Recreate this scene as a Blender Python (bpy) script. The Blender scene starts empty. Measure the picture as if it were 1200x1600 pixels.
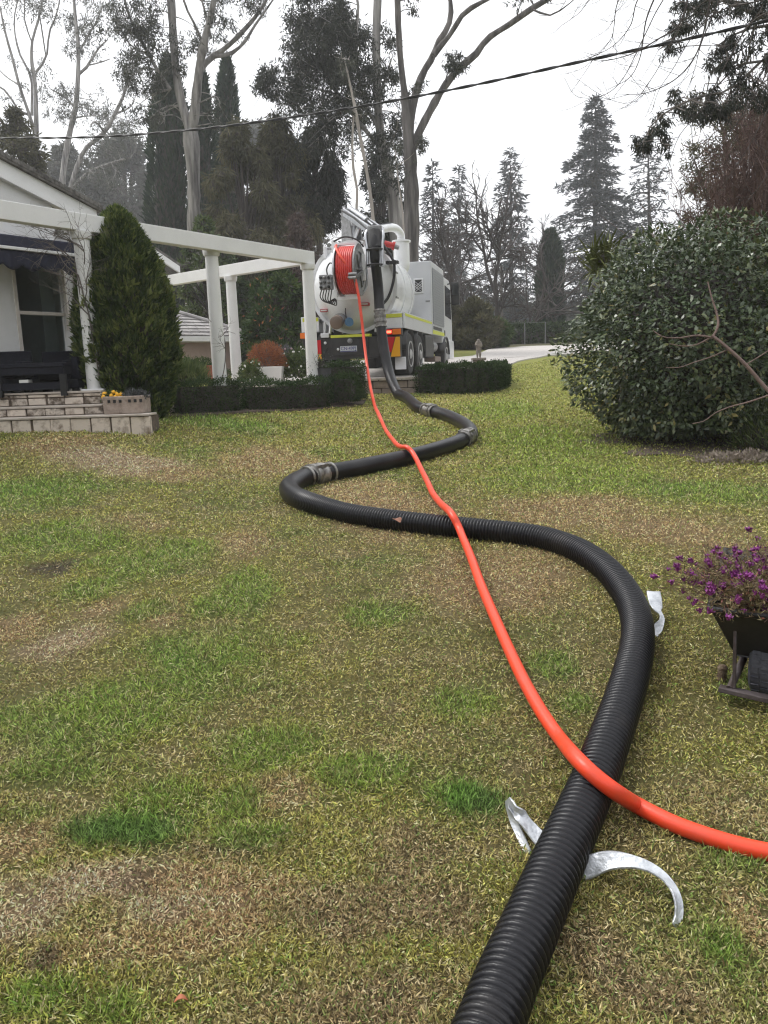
import bpy, math, random
import numpy as np
from mathutils import Vector, Matrix, noise as mnoise

random.seed(7)
RNG = np.random.default_rng(11)
scene = bpy.context.scene
COL = scene.collection
rad = math.radians

# ------------------------------------------------------------------ camera
EYE = 1.60
PITCH, ROLL = rad(10.2), rad(1.9)
FPX = 1200.0                      # focal length in pixels of a 1200 x 1600 picture
_F = np.array([0, math.cos(PITCH), -math.sin(PITCH)])
_U0 = np.array([0, math.sin(PITCH), math.cos(PITCH)])
_R0 = np.array([1.0, 0, 0])
CAM_U = _U0 * math.cos(ROLL) + _R0 * math.sin(ROLL)
CAM_R = _R0 * math.cos(ROLL) - _U0 * math.sin(ROLL)
cam_data = bpy.data.cameras.new("camera")
cam_data.sensor_fit = 'HORIZONTAL'
cam_data.sensor_width = 36.0
cam_data.lens = 36.0 * FPX / 1200.0
cam_data.clip_start = 0.05
cam_data.clip_end = 2000
cam = bpy.data.objects.new("camera", cam_data)
COL.objects.link(cam)
cam.matrix_world = Matrix(((CAM_R[0], CAM_U[0], -_F[0], 0),
                           (CAM_R[1], CAM_U[1], -_F[1], 0),
                           (CAM_R[2], CAM_U[2], -_F[2], EYE),
                           (0, 0, 0, 1)))
scene.camera = cam

# ------------------------------------------------------------------ sky, sun, exposure
SUN_EL, SUN_AZ = rad(56), rad(-62)      # azimuth from +Y, negative = left of the view
world = bpy.data.worlds.new("World")
scene.world = world
world.use_nodes = True
nt = world.node_tree
nt.nodes.clear()
sky = nt.nodes.new("ShaderNodeTexSky")
sky.sky_type = 'NISHITA'
sky.sun_disc = False
sky.sun_elevation = SUN_EL
sky.sun_rotation = SUN_AZ
sky.dust_density = 4.0
sky.air_density = 1.2
hsv = nt.nodes.new("ShaderNodeHueSaturation")
hsv.inputs['Saturation'].default_value = 0.10
mixs = nt.nodes.new("ShaderNodeMix")
mixs.data_type = 'RGBA'
mixs.inputs[0].default_value = 0.72
mixs.inputs[7].default_value = (9.2, 9.35, 9.7, 1)        # even cloud sheet over the clear sky
bgn = nt.nodes.new("ShaderNodeBackground")
bgn.inputs['Strength'].default_value = 0.108
outw = nt.nodes.new("ShaderNodeOutputWorld")
nt.links.new(sky.outputs[0], hsv.inputs['Color'])
nt.links.new(hsv.outputs[0], mixs.inputs[6])
nt.links.new(mixs.outputs[2], bgn.inputs['Color'])
nt.links.new(bgn.outputs[0], outw.inputs['Surface'])
sun_d = bpy.data.lights.new("sun", 'SUN')
sun_d.energy = 1.5
sun_d.angle = rad(18)
sun_d.color = (1.0, 0.97, 0.92)
sun = bpy.data.objects.new("sun", sun_d)
COL.objects.link(sun)
_sd = Vector((math.sin(SUN_AZ) * math.cos(SUN_EL), math.cos(SUN_AZ) * math.cos(SUN_EL), math.sin(SUN_EL)))
sun.rotation_euler = _sd.to_track_quat('Z', 'Y').to_euler()
scene.view_settings.view_transform = 'Standard'
scene.view_settings.look = 'None'
scene.view_settings.exposure = 0.76
scene.view_settings.gamma = 1.0
scene.view_settings.use_curve_mapping = False
scene.cycles.max_bounces = 6
scene.cycles.diffuse_bounces = 3
scene.cycles.transparent_max_bounces = 8
scene.cycles.volume_bounces = 1
scene.cycles.use_denoising = True
scene.cycles.filter_width = 1.2
scene.render.engine = 'CYCLES'
HAZE = 0.0012

# ------------------------------------------------------------------ numbers and points
def sm(a, b, x):
    t = np.clip((np.asarray(x, float) - a) / (b - a), 0, 1)
    return t * t * (3 - 2 * t)

_ky = np.array([-10, 0, 2, 4.5, 6, 9, 12, 15, 17.5, 20, 22, 26, 30, 36, 45, 60, 100, 200, 500])
_kz = np.array([-.5, 0, .12, .38, .46, .58, .76, .98, 1.20, 1.40, 1.57, 1.84, 2.13, 2.53, 3.0, 3.6, 5.0, 8.0, 14.0])
_hy = np.linspace(-10, 500, 5101)
_hz = np.interp(_hy, _ky, _kz)
_k = np.hanning(17); _k /= _k.sum()
_hz = np.convolve(np.pad(_hz, 8, mode='edge'), _k, mode='valid')

def gz(x, y):
    x = np.asarray(x, float); y = np.asarray(y, float)
    z = np.interp(y, _hy, _hz)
    z = z + 0.34 * sm(0.4, 4.6, -x) * sm(3.0, 10.0, y) * (1 - sm(15, 24, y))
    return z + 0.010 * np.sin(x * 2.1 + 0.7 * y) * np.sin(y * 1.7 - .5 * x)

def ray(px, py):
    v = _F + CAM_R * ((px - 600.0) / FPX) + CAM_U * ((800.0 - py) / FPX)
    return v

def P(px, py, d):
    """the point seen at a pixel, d metres ahead of the camera (measured along +Y)"""
    v = ray(px, py)
    t = d / v[1]
    return np.array([v[0] * t, d, EYE + v[2] * t])

def G(px, py, h=0.0):
    """the point of the ground (raised by h) seen at a pixel"""
    v = ray(px, py); v = v / np.linalg.norm(v)
    f = lambda t: EYE + v[2] * t - gz(v[0] * t, v[1] * t) - h
    t0 = 0.3; t = t0
    while t < 120 and f(t) > 0:
        t0 = t; t += 0.1
    for _ in range(30):
        m = (t0 + t) / 2
        if f(m) > 0: t0 = m
        else: t = m
    return np.array([v[0] * t, v[1] * t, EYE + v[2] * t])

def pxm(d): return d / FPX            # metres per pixel at distance d

_perm = RNG.random((257, 257))
def vnoise(x, y):
    xi = np.floor(x).astype(int); yi = np.floor(y).astype(int)
    fx = x - xi; fy = y - yi
    fx = fx * fx * (3 - 2 * fx); fy = fy * fy * (3 - 2 * fy)
    a = _perm[xi % 256, yi % 256]; b = _perm[(xi + 1) % 256, yi % 256]
    c = _perm[xi % 256, (yi + 1) % 256]; d = _perm[(xi + 1) % 256, (yi + 1) % 256]
    return (a * (1 - fx) + b * fx) * (1 - fy) + (c * (1 - fx) + d * fx) * fy
def fbm(x, y, o=4):
    s = 0; a = .5; n = 0
    for i in range(o):
        s = s + a * vnoise(x * 2 ** i + 17.3 * i, y * 2 ** i + 5.1 * i); n += a; a *= .55
    return s / n

def catmull(pts, step):
    """smooth curve through points, resampled evenly"""
    pts = np.array(pts, float)
    p = np.vstack([2 * pts[0] - pts[1], pts, 2 * pts[-1] - pts[-2]])
    out = []
    for i in range(1, len(p) - 2):
        p0, p1, p2, p3 = p[i - 1], p[i], p[i + 1], p[i + 2]
        t0 = 0; a = .5
        t1 = t0 + np.linalg.norm(p1 - p0) ** a + 1e-9; t2 = t1 + np.linalg.norm(p2 - p1) ** a + 1e-9
        t3 = t2 + np.linalg.norm(p3 - p2) ** a + 1e-9
        for t in np.linspace(t1, t2, 24, endpoint=False):
            A1 = (t1 - t) / (t1 - t0) * p0 + (t - t0) / (t1 - t0) * p1
            A2 = (t2 - t) / (t2 - t1) * p1 + (t - t1) / (t2 - t1) * p2
            A3 = (t3 - t) / (t3 - t2) * p2 + (t - t2) / (t3 - t2) * p3
            B1 = (t2 - t) / (t2 - t0) * A1 + (t - t0) / (t2 - t0) * A2
            B2 = (t3 - t) / (t3 - t1) * A2 + (t - t1) / (t3 - t1) * A3
            out.append((t2 - t) / (t2 - t1) * B1 + (t - t1) / (t2 - t1) * B2)
    out.append(pts[-1]); out = np.array(out)
    s = np.concatenate([[0], np.cumsum(np.linalg.norm(np.diff(out, axis=0), axis=1))])
    n = max(2, int(s[-1] / step) + 1)
    ss = np.linspace(0, s[-1], n)
    return np.stack([np.interp(ss, s, out[:, k]) for k in range(3)], 1)

# ------------------------------------------------------------------ materials
def lin(h):
    c = [int(h[i:i + 2], 16) / 255 for i in (0, 2, 4)]
    return tuple(((x / 12.92) if x <= .04045 else ((x + .055) / 1.055) ** 2.4) for x in c) + (1,)

def mat(name, c, rough=.6, metal=0, c2=None, scale=6.0, lo=.35, hi=.65, bump=0, bscale=None, detail=5, spec=.5, emit=0, coat=0, coords='Object', stretch=None):
    m = bpy.data.materials.new(name); m.use_nodes = True
    n = m.node_tree.nodes; l = m.node_tree.links
    b = n['Principled BSDF']
    c = c if len(c) == 4 else tuple(c) + (1,)
    b.inputs['Base Color'].default_value = c
    b.inputs['Roughness'].default_value = rough
    b.inputs['Metallic'].default_value = metal
    b.inputs['Specular IOR Level'].default_value = spec
    if coat: b.inputs['Coat Weight'].default_value = coat
    if emit:
        b.inputs['Emission Color'].default_value = c; b.inputs['Emission Strength'].default_value = emit
    if c2 is not None or bump:
        tc = n.new('ShaderNodeTexCoord'); vec = tc.outputs[coords]
        if stretch:
            mp = n.new('ShaderNodeMapping'); mp.inputs['Scale'].default_value = stretch
            l.new(vec, mp.inputs['Vector']); vec = mp.outputs[0]
    if c2 is not None:
        c2 = c2 if len(c2) == 4 else tuple(c2) + (1,)
        t = n.new('ShaderNodeTexNoise'); t.inputs['Scale'].default_value = scale; t.inputs['Detail'].default_value = detail
        t.inputs['Roughness'].default_value = .62
        r = n.new('ShaderNodeValToRGB')
        r.color_ramp.elements[0].position = lo; r.color_ramp.elements[0].color = c
        r.color_ramp.elements[1].position = hi; r.color_ramp.elements[1].color = c2
        l.new(vec, t.inputs['Vector']); l.new(t.outputs['Fac'], r.inputs[0]); l.new(r.outputs[0], b.inputs['Base Color'])
    if bump:
        t2 = n.new('ShaderNodeTexNoise'); t2.inputs['Scale'].default_value = bscale or scale * 3; t2.inputs['Detail'].default_value = 6
        bp = n.new('ShaderNodeBump'); bp.inputs['Strength'].default_value = bump; bp.inputs['Distance'].default_value = .02
        l.new(vec, t2.inputs['Vector']); l.new(t2.outputs['Fac'], bp.inputs['Height']); l.new(bp.outputs[0], b.inputs['Normal'])
    return m

def leafmat(name, stops, rough=.5, trans=.25, spec=.4):
    """foliage: each leaf carries its own tint number, mapped to leaf colours"""
    m = bpy.data.materials.new(name); m.use_nodes = True
    n = m.node_tree.nodes; l = m.node_tree.links
    b = n['Principled BSDF']; out = n['Material Output']
    a = n.new('ShaderNodeAttribute'); a.attribute_name = 'tint'
    r = n.new('ShaderNodeValToRGB')
    el = r.color_ramp.elements
    while len(el) < len(stops): el.new(.5)
    for e, (p, c) in zip(el, stops):
        e.position = p; e.color = tuple(c) + (1,)
    l.new(a.outputs['Fac'], r.inputs[0]); l.new(r.outputs[0], b.inputs['Base Color'])
    b.inputs['Roughness'].default_value = rough; b.inputs['Specular IOR Level'].default_value = spec
    if trans:
        t = n.new('ShaderNodeBsdfTranslucent'); l.new(r.outputs[0], t.inputs['Color'])
        mx = n.new('ShaderNodeMixShader'); mx.inputs[0].default_value = trans
        l.new(b.outputs[0], mx.inputs[1]); l.new(t.outputs[0], mx.inputs[2]); l.new(mx.outputs[0], out.inputs['Surface'])
    return m

def colmat(name, rough=.8, trans=.2, bump=0, bscale=60, spec=.25):
    """uses the mesh's own colour attribute 'hue' (grass blades, soil)"""
    m = bpy.data.materials.new(name); m.use_nodes = True
    n = m.node_tree.nodes; l = m.node_tree.links
    b = n['Principled BSDF']; out = n['Material Output']
    a = n.new('ShaderNodeAttribute'); a.attribute_name = 'hue'
    b.inputs['Roughness'].default_value = rough; b.inputs['Specular IOR Level'].default_value = spec
    src = a.outputs['Color']
    if bump:
        tc = n.new('ShaderNodeTexCoord')
        t2 = n.new('ShaderNodeTexNoise'); t2.inputs['Scale'].default_value = bscale; t2.inputs['Detail'].default_value = 8
        t2.inputs['Roughness'].default_value = .7
        l.new(tc.outputs['Object'], t2.inputs['Vector'])
        bp = n.new('ShaderNodeBump'); bp.inputs['Strength'].default_value = bump; bp.inputs['Distance'].default_value = .03
        l.new(t2.outputs['Fac'], bp.inputs['Height']); l.new(bp.outputs[0], b.inputs['Normal'])
        mr = n.new('ShaderNodeMapRange'); mr.inputs[1].default_value = .3; mr.inputs[2].default_value = .7
        mr.inputs[3].default_value = .55; mr.inputs[4].default_value = 1.4
        l.new(t2.outputs['Fac'], mr.inputs[0])
        mm = n.new('ShaderNodeMix'); mm.data_type = 'RGBA'; mm.blend_type = 'MULTIPLY'; mm.inputs[0].default_value = 1
        l.new(src, mm.inputs[6]); l.new(mr.outputs[0], mm.inputs[7]); src = mm.outputs[2]
    l.new(src, b.inputs['Base Color'])
    if trans:
        t = n.new('ShaderNodeBsdfTranslucent'); l.new(src, t.inputs['Color'])
        mx = n.new('ShaderNodeMixShader'); mx.inputs[0].default_value = trans
        l.new(b.outputs[0], mx.inputs[1]); l.new(t.outputs[0], mx.inputs[2]); l.new(mx.outputs[0], out.inputs['Surface'])
    return m

# ------------------------------------------------------------------ objects
def tag(o, label=None, cat=None, group=None, kind=None):
    if label: o['label'] = label
    if cat: o['category'] = cat
    if group: o['group'] = group
    if kind: o['kind'] = kind
    return o

def thing(name, loc, label, cat, group=None, rz=0):
    o = bpy.data.objects.new(name, None); COL.objects.link(o)
    o.empty_display_size = .2
    o.location = [float(v) for v in loc]; o.rotation_euler = (0, 0, rz)
    return tag(o, label, cat, group)

def offset_of(parent):
    off = np.zeros(3)
    while parent is not None:
        off += np.array(parent.location); parent = parent.parent
    return off

def link(name, me, material, parent=None, kind=None):
    o = bpy.data.objects.new(name, me); COL.objects.link(o)
    if material is not None:
        for mm in (material if isinstance(material, (list, tuple)) else [material]): me.materials.append(mm)
    if parent is not None: o.parent = parent
    if kind: o['kind'] = kind
    return o

def np_mesh(name, V, F, material, parent=None, tint=None, hue=None, smooth=False, kind=None, local=False):
    """V (n,3); F (m,k): one mesh object from arrays"""
    V = np.asarray(V, np.float32)
    if parent is not None and not local: V = V - offset_of(parent).astype(np.float32)
    F = np.asarray(F, np.int32); k = F.shape[1]
    me = bpy.data.meshes.new(name)
    me.vertices.add(len(V)); me.vertices.foreach_set('co', V.ravel())
    me.loops.add(F.size); me.loops.foreach_set('vertex_index', F.ravel())
    me.polygons.add(len(F)); me.polygons.foreach_set('loop_start', np.arange(0, F.size, k, dtype=np.int32))
    try: me.polygons.foreach_set('loop_total', np.full(len(F), k, dtype=np.int32))
    except Exception: pass
    if smooth: me.polygons.foreach_set('use_smooth', np.ones(len(F), bool))
    if tint is not None:
        a = me.attributes.new('tint', 'FLOAT', 'POINT'); a.data.foreach_set('value', np.asarray(tint, np.float32))
    if hue is not None:
        a = me.attributes.new('hue', 'FLOAT_COLOR', 'POINT')
        h = np.concatenate([hue, np.ones((len(hue), 1))], 1).astype(np.float32); a.data.foreach_set('color', h.ravel())
    me.update(calc_edges=True); me.validate()
    return link(name, me, material, parent, kind)

def unit(v):
    v = np.asarray(v, float); return v / (np.linalg.norm(v, axis=-1, keepdims=True) + 1e-9)

def leaves(Pt, D, S, L, W, fold=0.0):
    """leaf quads: base points, axis, side vector, length, width"""
    Pt = np.asarray(Pt, float); n = len(Pt)
    D = unit(D); S = unit(S - (S * D).sum(1, keepdims=True) * D)
    N = np.cross(D, S)
    L = np.broadcast_to(L, (n,))[:, None]; W = np.broadcast_to(W, (n,))[:, None]
    V = np.stack([Pt, Pt + D * L * .45 + S * W * .5 + N * W * fold, Pt + D * L, Pt + D * L * .45 - S * W * .5 + N * W * fold], 1).reshape(-1, 3)
    F = np.arange(4 * n).reshape(n, 4)
    return V, F

def rdir(n): return unit(RNG.normal(size=(n, 3)))

def leaf_obj(name, parts, material, parent, kind=None):
    """parts: list of (V, F, tint per leaf)"""
    Vs, Fs, Ts, o = [], [], [], 0
    for V, F, t in parts:
        Vs.append(V); Fs.append(F + o); o += len(V); Ts.append(np.repeat(np.clip(t, 0, 1), 4))
    return np_mesh(name, np.concatenate(Vs), np.concatenate(Fs), material, parent, tint=np.concatenate(Ts), kind=kind)

class MB:
    """collects boxes, tubes and turned shapes into ONE mesh"""
    def __init__(s): s.v = []; s.f = []; s.mi = []; s.m = 0
    def add(s, vs, fs):
        o = len(s.v); s.v += [tuple(map(float, v)) for v in vs]; s.f += [tuple(i + o for i in f) for f in fs]; s.mi += [s.m] * len(fs); return s
    def box(s, lo, hi, M=None):
        (x0, y0, z0), (x1, y1, z1) = lo, hi
        vs = [(x0, y0, z0), (x1, y0, z0), (x1, y1, z0), (x0, y1, z0), (x0, y0, z1), (x1, y0, z1), (x1, y1, z1), (x0, y1, z1)]
        if M is not None: vs = [tuple(M @ Vector(v)) for v in vs]
        return s.add(vs, [(0, 3, 2, 1), (4, 5, 6, 7), (0, 1, 5, 4), (1, 2, 6, 5), (2, 3, 7, 6), (3, 0, 4, 7)])
    def bar(s, a, b, w, h, up=(0, 0, 1)):
        """rectangular bar from a to b, w wide, h high (centred)"""
        a = np.array(a, float); b = np.array(b, float); d = unit(b - a); up = np.array(up, float)
        if abs(d @ up) > .98: up = np.array([0, 1.0, 0])
        sd = unit(np.cross(d, up)); u = np.cross(sd, d)
        vs = [p + sd * w / 2 * i + u * h / 2 * j for p in (a, b) for i, j in ((-1, -1), (1, -1), (1, 1), (-1, 1))]
        return s.add(vs, [(0, 1, 2, 3), (7, 6, 5, 4), (0, 4, 5, 1), (1, 5, 6, 2), (2, 6, 7, 3), (3, 7, 4, 0)])
    def tube(s, pts, r, n=6, cap=True):
        pts = np.array(pts, float); k = len(pts); r = np.broadcast_to(r, (k,))
        T = np.gradient(pts, axis=0); T = unit(T)
        ref = np.array([0, 0, 1.0]) if abs(T[0][2]) < .9 else np.array([1.0, 0, 0])
        u = unit(np.cross(T[0], ref)); vs = []; ang = np.arange(n) * 2 * math.pi / n
        ca, sa = np.cos(ang)[:, None], np.sin(ang)[:, None]
        for i in range(k):
            u = unit(u - (u @ T[i]) * T[i]); w = np.cross(T[i], u)
            vs.append(pts[i] + r[i] * (ca * u + sa * w))
        o = len(s.v); s.v += [tuple(x) for x in np.concatenate(vs).tolist()]
        fs = []
        for i in range(k - 1):
            for j in range(n):
                a = o + i * n + j; b = o + i * n + (j + 1) % n
                fs.append((a, b, b + n, a + n))
        if cap:
            fs.append(tuple(o + j for j in range(n - 1, -1, -1))); fs.append(tuple(o + (k - 1) * n + j for j in range(n)))
        s.f += fs; s.mi += [s.m] * len(fs); return s
    def turn(s, c, axis, prof, n=24, closed=False, cap=True):
        """surface of revolution: prof = [(along axis, radius), ...]"""
        c = np.array(c, float); ax = unit(axis); ref = np.array([0, 0, 1.0]) if abs(ax[2]) < .9 else np.array([1.0, 0, 0])
        u = unit(np.cross(ax, ref)); w = np.cross(ax, u); o = len(s.v); k = len(prof)
        for t, r in prof:
            for j in range(n):
                a = j * 2 * math.pi / n; s.v.append(tuple(c + ax * t + r * (math.cos(a) * u + math.sin(a) * w)))
        fs = []
        for i in range(k - (0 if closed else 1)):
            for j in range(n):
                a = o + i * n + j; b = o + i * n + (j + 1) % n; i2 = o + ((i + 1) % k) * n
                fs.append((a, b, i2 + (j + 1) % n, i2 + j))
        if cap and not closed:
            fs.append(tuple(o + j for j in range(n - 1, -1, -1))); fs.append(tuple(o + (k - 1) * n + j for j in range(n)))
        s.f += fs; s.mi += [s.m] * len(fs); return s
    def ball(s, c, r, n=10, m=7):
        c = np.array(c, float); r = np.broadcast_to(r, (3,)); o = len(s.v)
        for i in range(1, m):
            t = math.pi * i / m
            for j in range(n):
                a = 2 * math.pi * j / n
                s.v.append((c[0] + r[0] * math.sin(t) * math.cos(a), c[1] + r[1] * math.sin(t) * math.sin(a), c[2] + r[2] * math.cos(t)))
        s.v.append((c[0], c[1], c[2] + r[2])); s.v.append((c[0], c[1], c[2] - r[2])); top = len(s.v) - 2; bot = top + 1
        fs = []
        for i in range(m - 2):
            for j in range(n):
                a = o + i * n + j; b = o + i * n + (j + 1) % n; fs.append((a, a + n, b + n, b))
        for j in range(n):
            fs.append((top, o + j, o + (j + 1) % n)); q = o + (m - 2) * n; fs.append((bot, q + (j + 1) % n, q + j))
        s.f += fs; s.mi += [s.m] * len(fs); return s
    def prism(s, poly, off):
        """poly: 3-D outline, off: extrusion vector"""
        n = len(poly); poly = [np.array(p, float) for p in poly]; off = np.array(off, float)
        vs = poly + [p + off for p in poly]
        return s.add(vs, [tuple(range(n - 1, -1, -1)), tuple(range(n, 2 * n))] + [(i, (i + 1) % n, n + (i + 1) % n, n + i) for i in range(n)])
    def build(s, name, material, parent=None, local=False, smooth=None, bevel=0, kind=None):
        v = s.v
        if parent is not None and not local:
            off = offset_of(parent); v = [(a - off[0], b - off[1], c - off[2]) for a, b, c in v]
        me = bpy.data.meshes.new(name); me.from_pydata(v, [], s.f)
        o = link(name, me, material, parent, kind)
        if any(s.mi): me.polygons.foreach_set('material_index', s.mi)
        if smooth:
            me.polygons.foreach_set('use_smooth', np.ones(len(me.polygons), bool)); me.set_sharp_from_angle(angle=rad(smooth))
        if bevel:
            b = o.modifiers.new('bevel', 'BEVEL'); b.width = bevel; b.segments = 2; b.limit_method = 'ANGLE'; b.angle_limit = rad(40)
        me.update(); return o

def copy_tree(o, parent=None):
    c = o.copy(); COL.objects.link(c)
    if parent is not None: c.parent = parent
    for ch in list(o.children): copy_tree(ch, c)
    return c
# ------------------------------------------------------------------ lawn colours
# (px, py, half width, half height, kind)
_PATCH = [
 (90, 693, 70, 14, 'straw'), (150, 712, 60, 14, 'pale'), (215, 727, 70, 13, 'pale'), (285, 742, 50, 10, 'straw'),
 (105, 1003, 45, 22, 'pale'), (100, 888, 16, 14, 'dirt'), (175, 820, 45, 12, 'straw'), (230, 822, 30, 8, 'straw'), (75, 885, 40, 10, 'dirt'),
 (170, 950, 22, 16, 'straw'), (255, 960, 25, 16, 'straw'), (30, 980, 40, 20, 'straw'), (335, 990, 30, 20, 'straw'), (370, 850, 40, 20, 'straw'),
 (110, 1390, 110, 26, 'pale'), (190, 1365, 90, 18, 'pale'), (290, 1415, 80, 34, 'pale'), (360, 1450, 60, 26, 'straw'), (40, 1440, 60, 30, 'pale'),
 (200, 1480, 160, 30, 'straw'), (222, 1378, 22, 14, 'dirt'), (70, 1502, 28, 18, 'dirt'), (400, 1390, 50, 24, 'straw'), (300, 1370, 60, 16, 'straw'),
 (30, 1310, 50, 30, 'straw'), (430, 1240, 40, 24, 'straw'), (560, 1420, 120, 50, 'brown'), (640, 1330, 80, 60, 'brown'), (560, 1560, 160, 60, 'brown'),
 (330, 1330, 90, 20, 'brown'), (1180, 1440, 30, 50, 'straw'), (1010, 1560, 90, 40, 'brown'), (930, 1500, 60, 60, 'brown'), (700, 1420, 60, 50, 'brown'),
 (200, 1300, 105, 32, 'deep'), (235, 1250, 75, 40, 'green'), (370, 1258, 45, 34, 'green'), (45, 1275, 45, 16, 'green'), (390, 1310, 60, 22, 'green'),
 (740, 1255, 55, 30, 'deep'), (700, 1240, 40, 26, 'green'), (1130, 1490, 45, 50, 'green'), (1150, 1350, 60, 26, 'green'), (1170, 1065, 45, 18, 'green'), (1150, 1085, 30, 14, 'green'),
 (330, 1010, 130, 30, 'green'), (230, 955, 40, 14, 'green'), (300, 1060, 120, 40, 'green'), (370, 930, 60, 40, 'green'), (150, 920, 60, 16, 'green'), (250, 870, 100, 30, 'green'),
 (60, 770, 90, 30, 'green'), (100, 840, 100, 30, 'green'), (150, 1120, 160, 50, 'green'), (420, 1170, 90, 40, 'green'), (560, 1210, 80, 30, 'green'), (100, 1200, 110, 30, 'green'),
 (590, 960, 60, 20, 'green'), (860, 1040, 40, 20, 'green'), (900, 1100, 30, 16, 'green'), (200, 670, 60, 8, 'green'), (330, 660, 120, 10, 'green'), (860, 690, 120, 30, 'lush'),
 (900, 745, 160, 30, 'lush'), (780, 640, 70, 16, 'lush'), (1110, 770, 100, 20, 'green'), (60, 1560, 60, 30, 'green'), (180, 1580, 60, 20, 'green'), (730, 1100, 60, 30, 'green'),
 (620, 800, 90, 30, 'straw'), (900, 800, 120, 25, 'straw'), (1050, 830, 90, 26, 'straw'), (560, 770, 60, 20, 'straw'), (420, 720, 70, 20, 'straw'), (780, 900, 120, 40, 'straw'),
]
_KC = {'straw': (.44, .30, .16), 'pale': (.54, .39, .26), 'dirt': (.11, .08, .06), 'brown': (.27, .20, .115),
       'green': (.15, .27, .045), 'deep': (.10, .19, .052), 'lush': (.23, .30, .055)}
_PW = []
for px, py, rx, ry, k in _PATCH:
    c = G(px, py); e = G(px + rx, py); t = G(px, py - ry); b = G(px, py + ry)
    _PW.append((c[0], c[1], max(.06, abs(e[0] - c[0])), max(.06, abs(t[1] - b[1]) / 2), k))

def lawn_hue(x, y):
    n1 = fbm(x * .55 + 3, y * .55, 4); n2 = fbm(x * 2.3, y * 2.3 + 9, 4); n3 = fbm(x * 7 + 40, y * 7, 3)
    near = 1 - sm(3.0, 9.0, y)
    base = np.array([.30, .285, .074])[None] * np.ones((len(x), 1))
    def mixin(base, c, w): return base * (1 - w[:, None]) + np.array(c)[None] * w[:, None]
    base = mixin(base, (.29, .22, .115), np.clip(.62 * near * sm(.36, .62, n1 * .6 + n2 * .4), 0, 1))
    base = mixin(base, (.17, .225, .046), .8 * sm(.50, .68, n2 * .6 + n1 * .4) * (1 - .35 * near))
    base = mixin(base, (.36, .28, .15), .55 * sm(.55, .75, n3))
    base = mixin(base, (.23, .265, .05), .5 * sm(1.0, 3.6, x) * sm(6, 10, y))
    k = np.zeros(len(x))
    for cx, cy, rx, ry, kind in _PW:
        q = ((x - cx) / rx) ** 2 + ((y - cy) / ry) ** 2
        sel = np.nonzero(q < 6)[0]
        if not len(sel): continue
        xs_, ys_ = x[sel], y[sel]
        wob = fbm(xs_ * 5 + cx * 3, ys_ * 5 + cy, 4)
        w = np.zeros(len(x)); w[sel] = sm(.30, .95, np.exp(-q[sel] * (.42 if kind in ('pale', 'straw') else .62)) * (.45 + 1.35 * wob)) * (.85 if kind != 'green' else .62)
        base[sel] = base[sel] * (1 - w[sel][:, None]) + np.array(_KC[kind])[None] * w[sel][:, None]
        if kind in ('green', 'deep', 'lush'): k = np.maximum(k, w * (.7 if kind == 'deep' else .3 if kind == 'lush' else .7))
        if kind in ('dirt',): k = k * (1 - w) - w * 1.0
        if kind in ('pale',): k = k * (1 - w) - w * .3
    return base, k

# ------------------------------------------------------------------ the ground sheet
xs = np.unique(np.concatenate([np.linspace(-300, -40, 14), np.linspace(-40, -9, 32), np.linspace(-9, 9, 121), np.linspace(9, 40, 32), np.linspace(40, 300, 14)]))
ys = np.unique(np.concatenate([np.linspace(-120, -8, 12), np.linspace(-6, .5, 9), np.linspace(.5, 9, 100), np.linspace(9, 30, 110), np.linspace(30, 90, 40), np.linspace(90, 480, 20)]))
gx, gy = np.meshgrid(xs, ys)
fx, fy = gx.ravel(), gy.ravel()
V = np.stack([fx, fy, gz(fx, fy)], 1)
ny, nx = gx.shape
idx = np.arange(nx * ny).reshape(ny, nx)
Fq = np.stack([idx[:-1, :-1], idx[:-1, 1:], idx[1:, 1:], idx[1:, :-1]], -1).reshape(-1, 4)
hue, _ = lawn_hue(fx, fy)
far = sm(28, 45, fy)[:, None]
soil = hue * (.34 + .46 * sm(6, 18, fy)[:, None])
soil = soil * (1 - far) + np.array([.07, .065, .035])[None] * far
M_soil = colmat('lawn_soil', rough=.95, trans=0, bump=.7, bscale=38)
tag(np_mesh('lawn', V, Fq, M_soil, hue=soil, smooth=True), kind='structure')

# ------------------------------------------------------------------ grass blades
def keep_grass(x, y):
    # lawn only: not on the terrace, drive, beds or under the big bush
    k = np.ones(len(x), bool)
    k &= ~((y > 10.45 + .05 * x) & (x < -3.75))
    line = 11.0 + (x + 4.6) * 1.18                       # bed under the pergola hedges
    k &= ~((x >= -4.3) & (x < -.2) & (y > line + 1.0))
    k &= ~((x > -.8) & (x < .9) & (y > 16.95))
    k &= ~((x > .7) & (x < 3.2) & (y > 17.2 - .0 * x))
    k &= ~((x >= 3.0) & (y > 23.5 + (x - 3.0) * 1.45 + 1.2 * np.sin(x)) )
    return k
NB = 1080000
u = RNG.random(NB)
e = -.25
d0, d1 = 1.05, 30.0
dd = (d0 ** e + u * (d1 ** e - d0 ** e)) ** (1 / e)
aa = (RNG.random(NB) - .5) * 2 * .62
bx, by = dd * np.tan(aa), dd * (1 + 0 * aa)
ok = keep_grass(bx, by); bx, by, dd = bx[ok], by[ok], dd[ok]
hue, tall = lawn_hue(bx, by)
n = len(bx)
clump = fbm(bx * 11, by * 11 + 3, 3)
ok = RNG.random(n) < np.clip(.5 + 2.0 * (clump - .45) + tall * .8 + sm(6, 12, by) * .5, .34, 1)
bx, by, dd, hue, tall = bx[ok], by[ok], dd[ok], hue[ok], tall[ok]; n = len(bx)
far = sm(2.0, 14.0, dd)
kind = RNG.random(n)
bc = hue * (0.30 + 2.15 * RNG.random((n, 1)) ** 1.5)
dead = (kind < .20) & (tall < .5)
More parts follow.
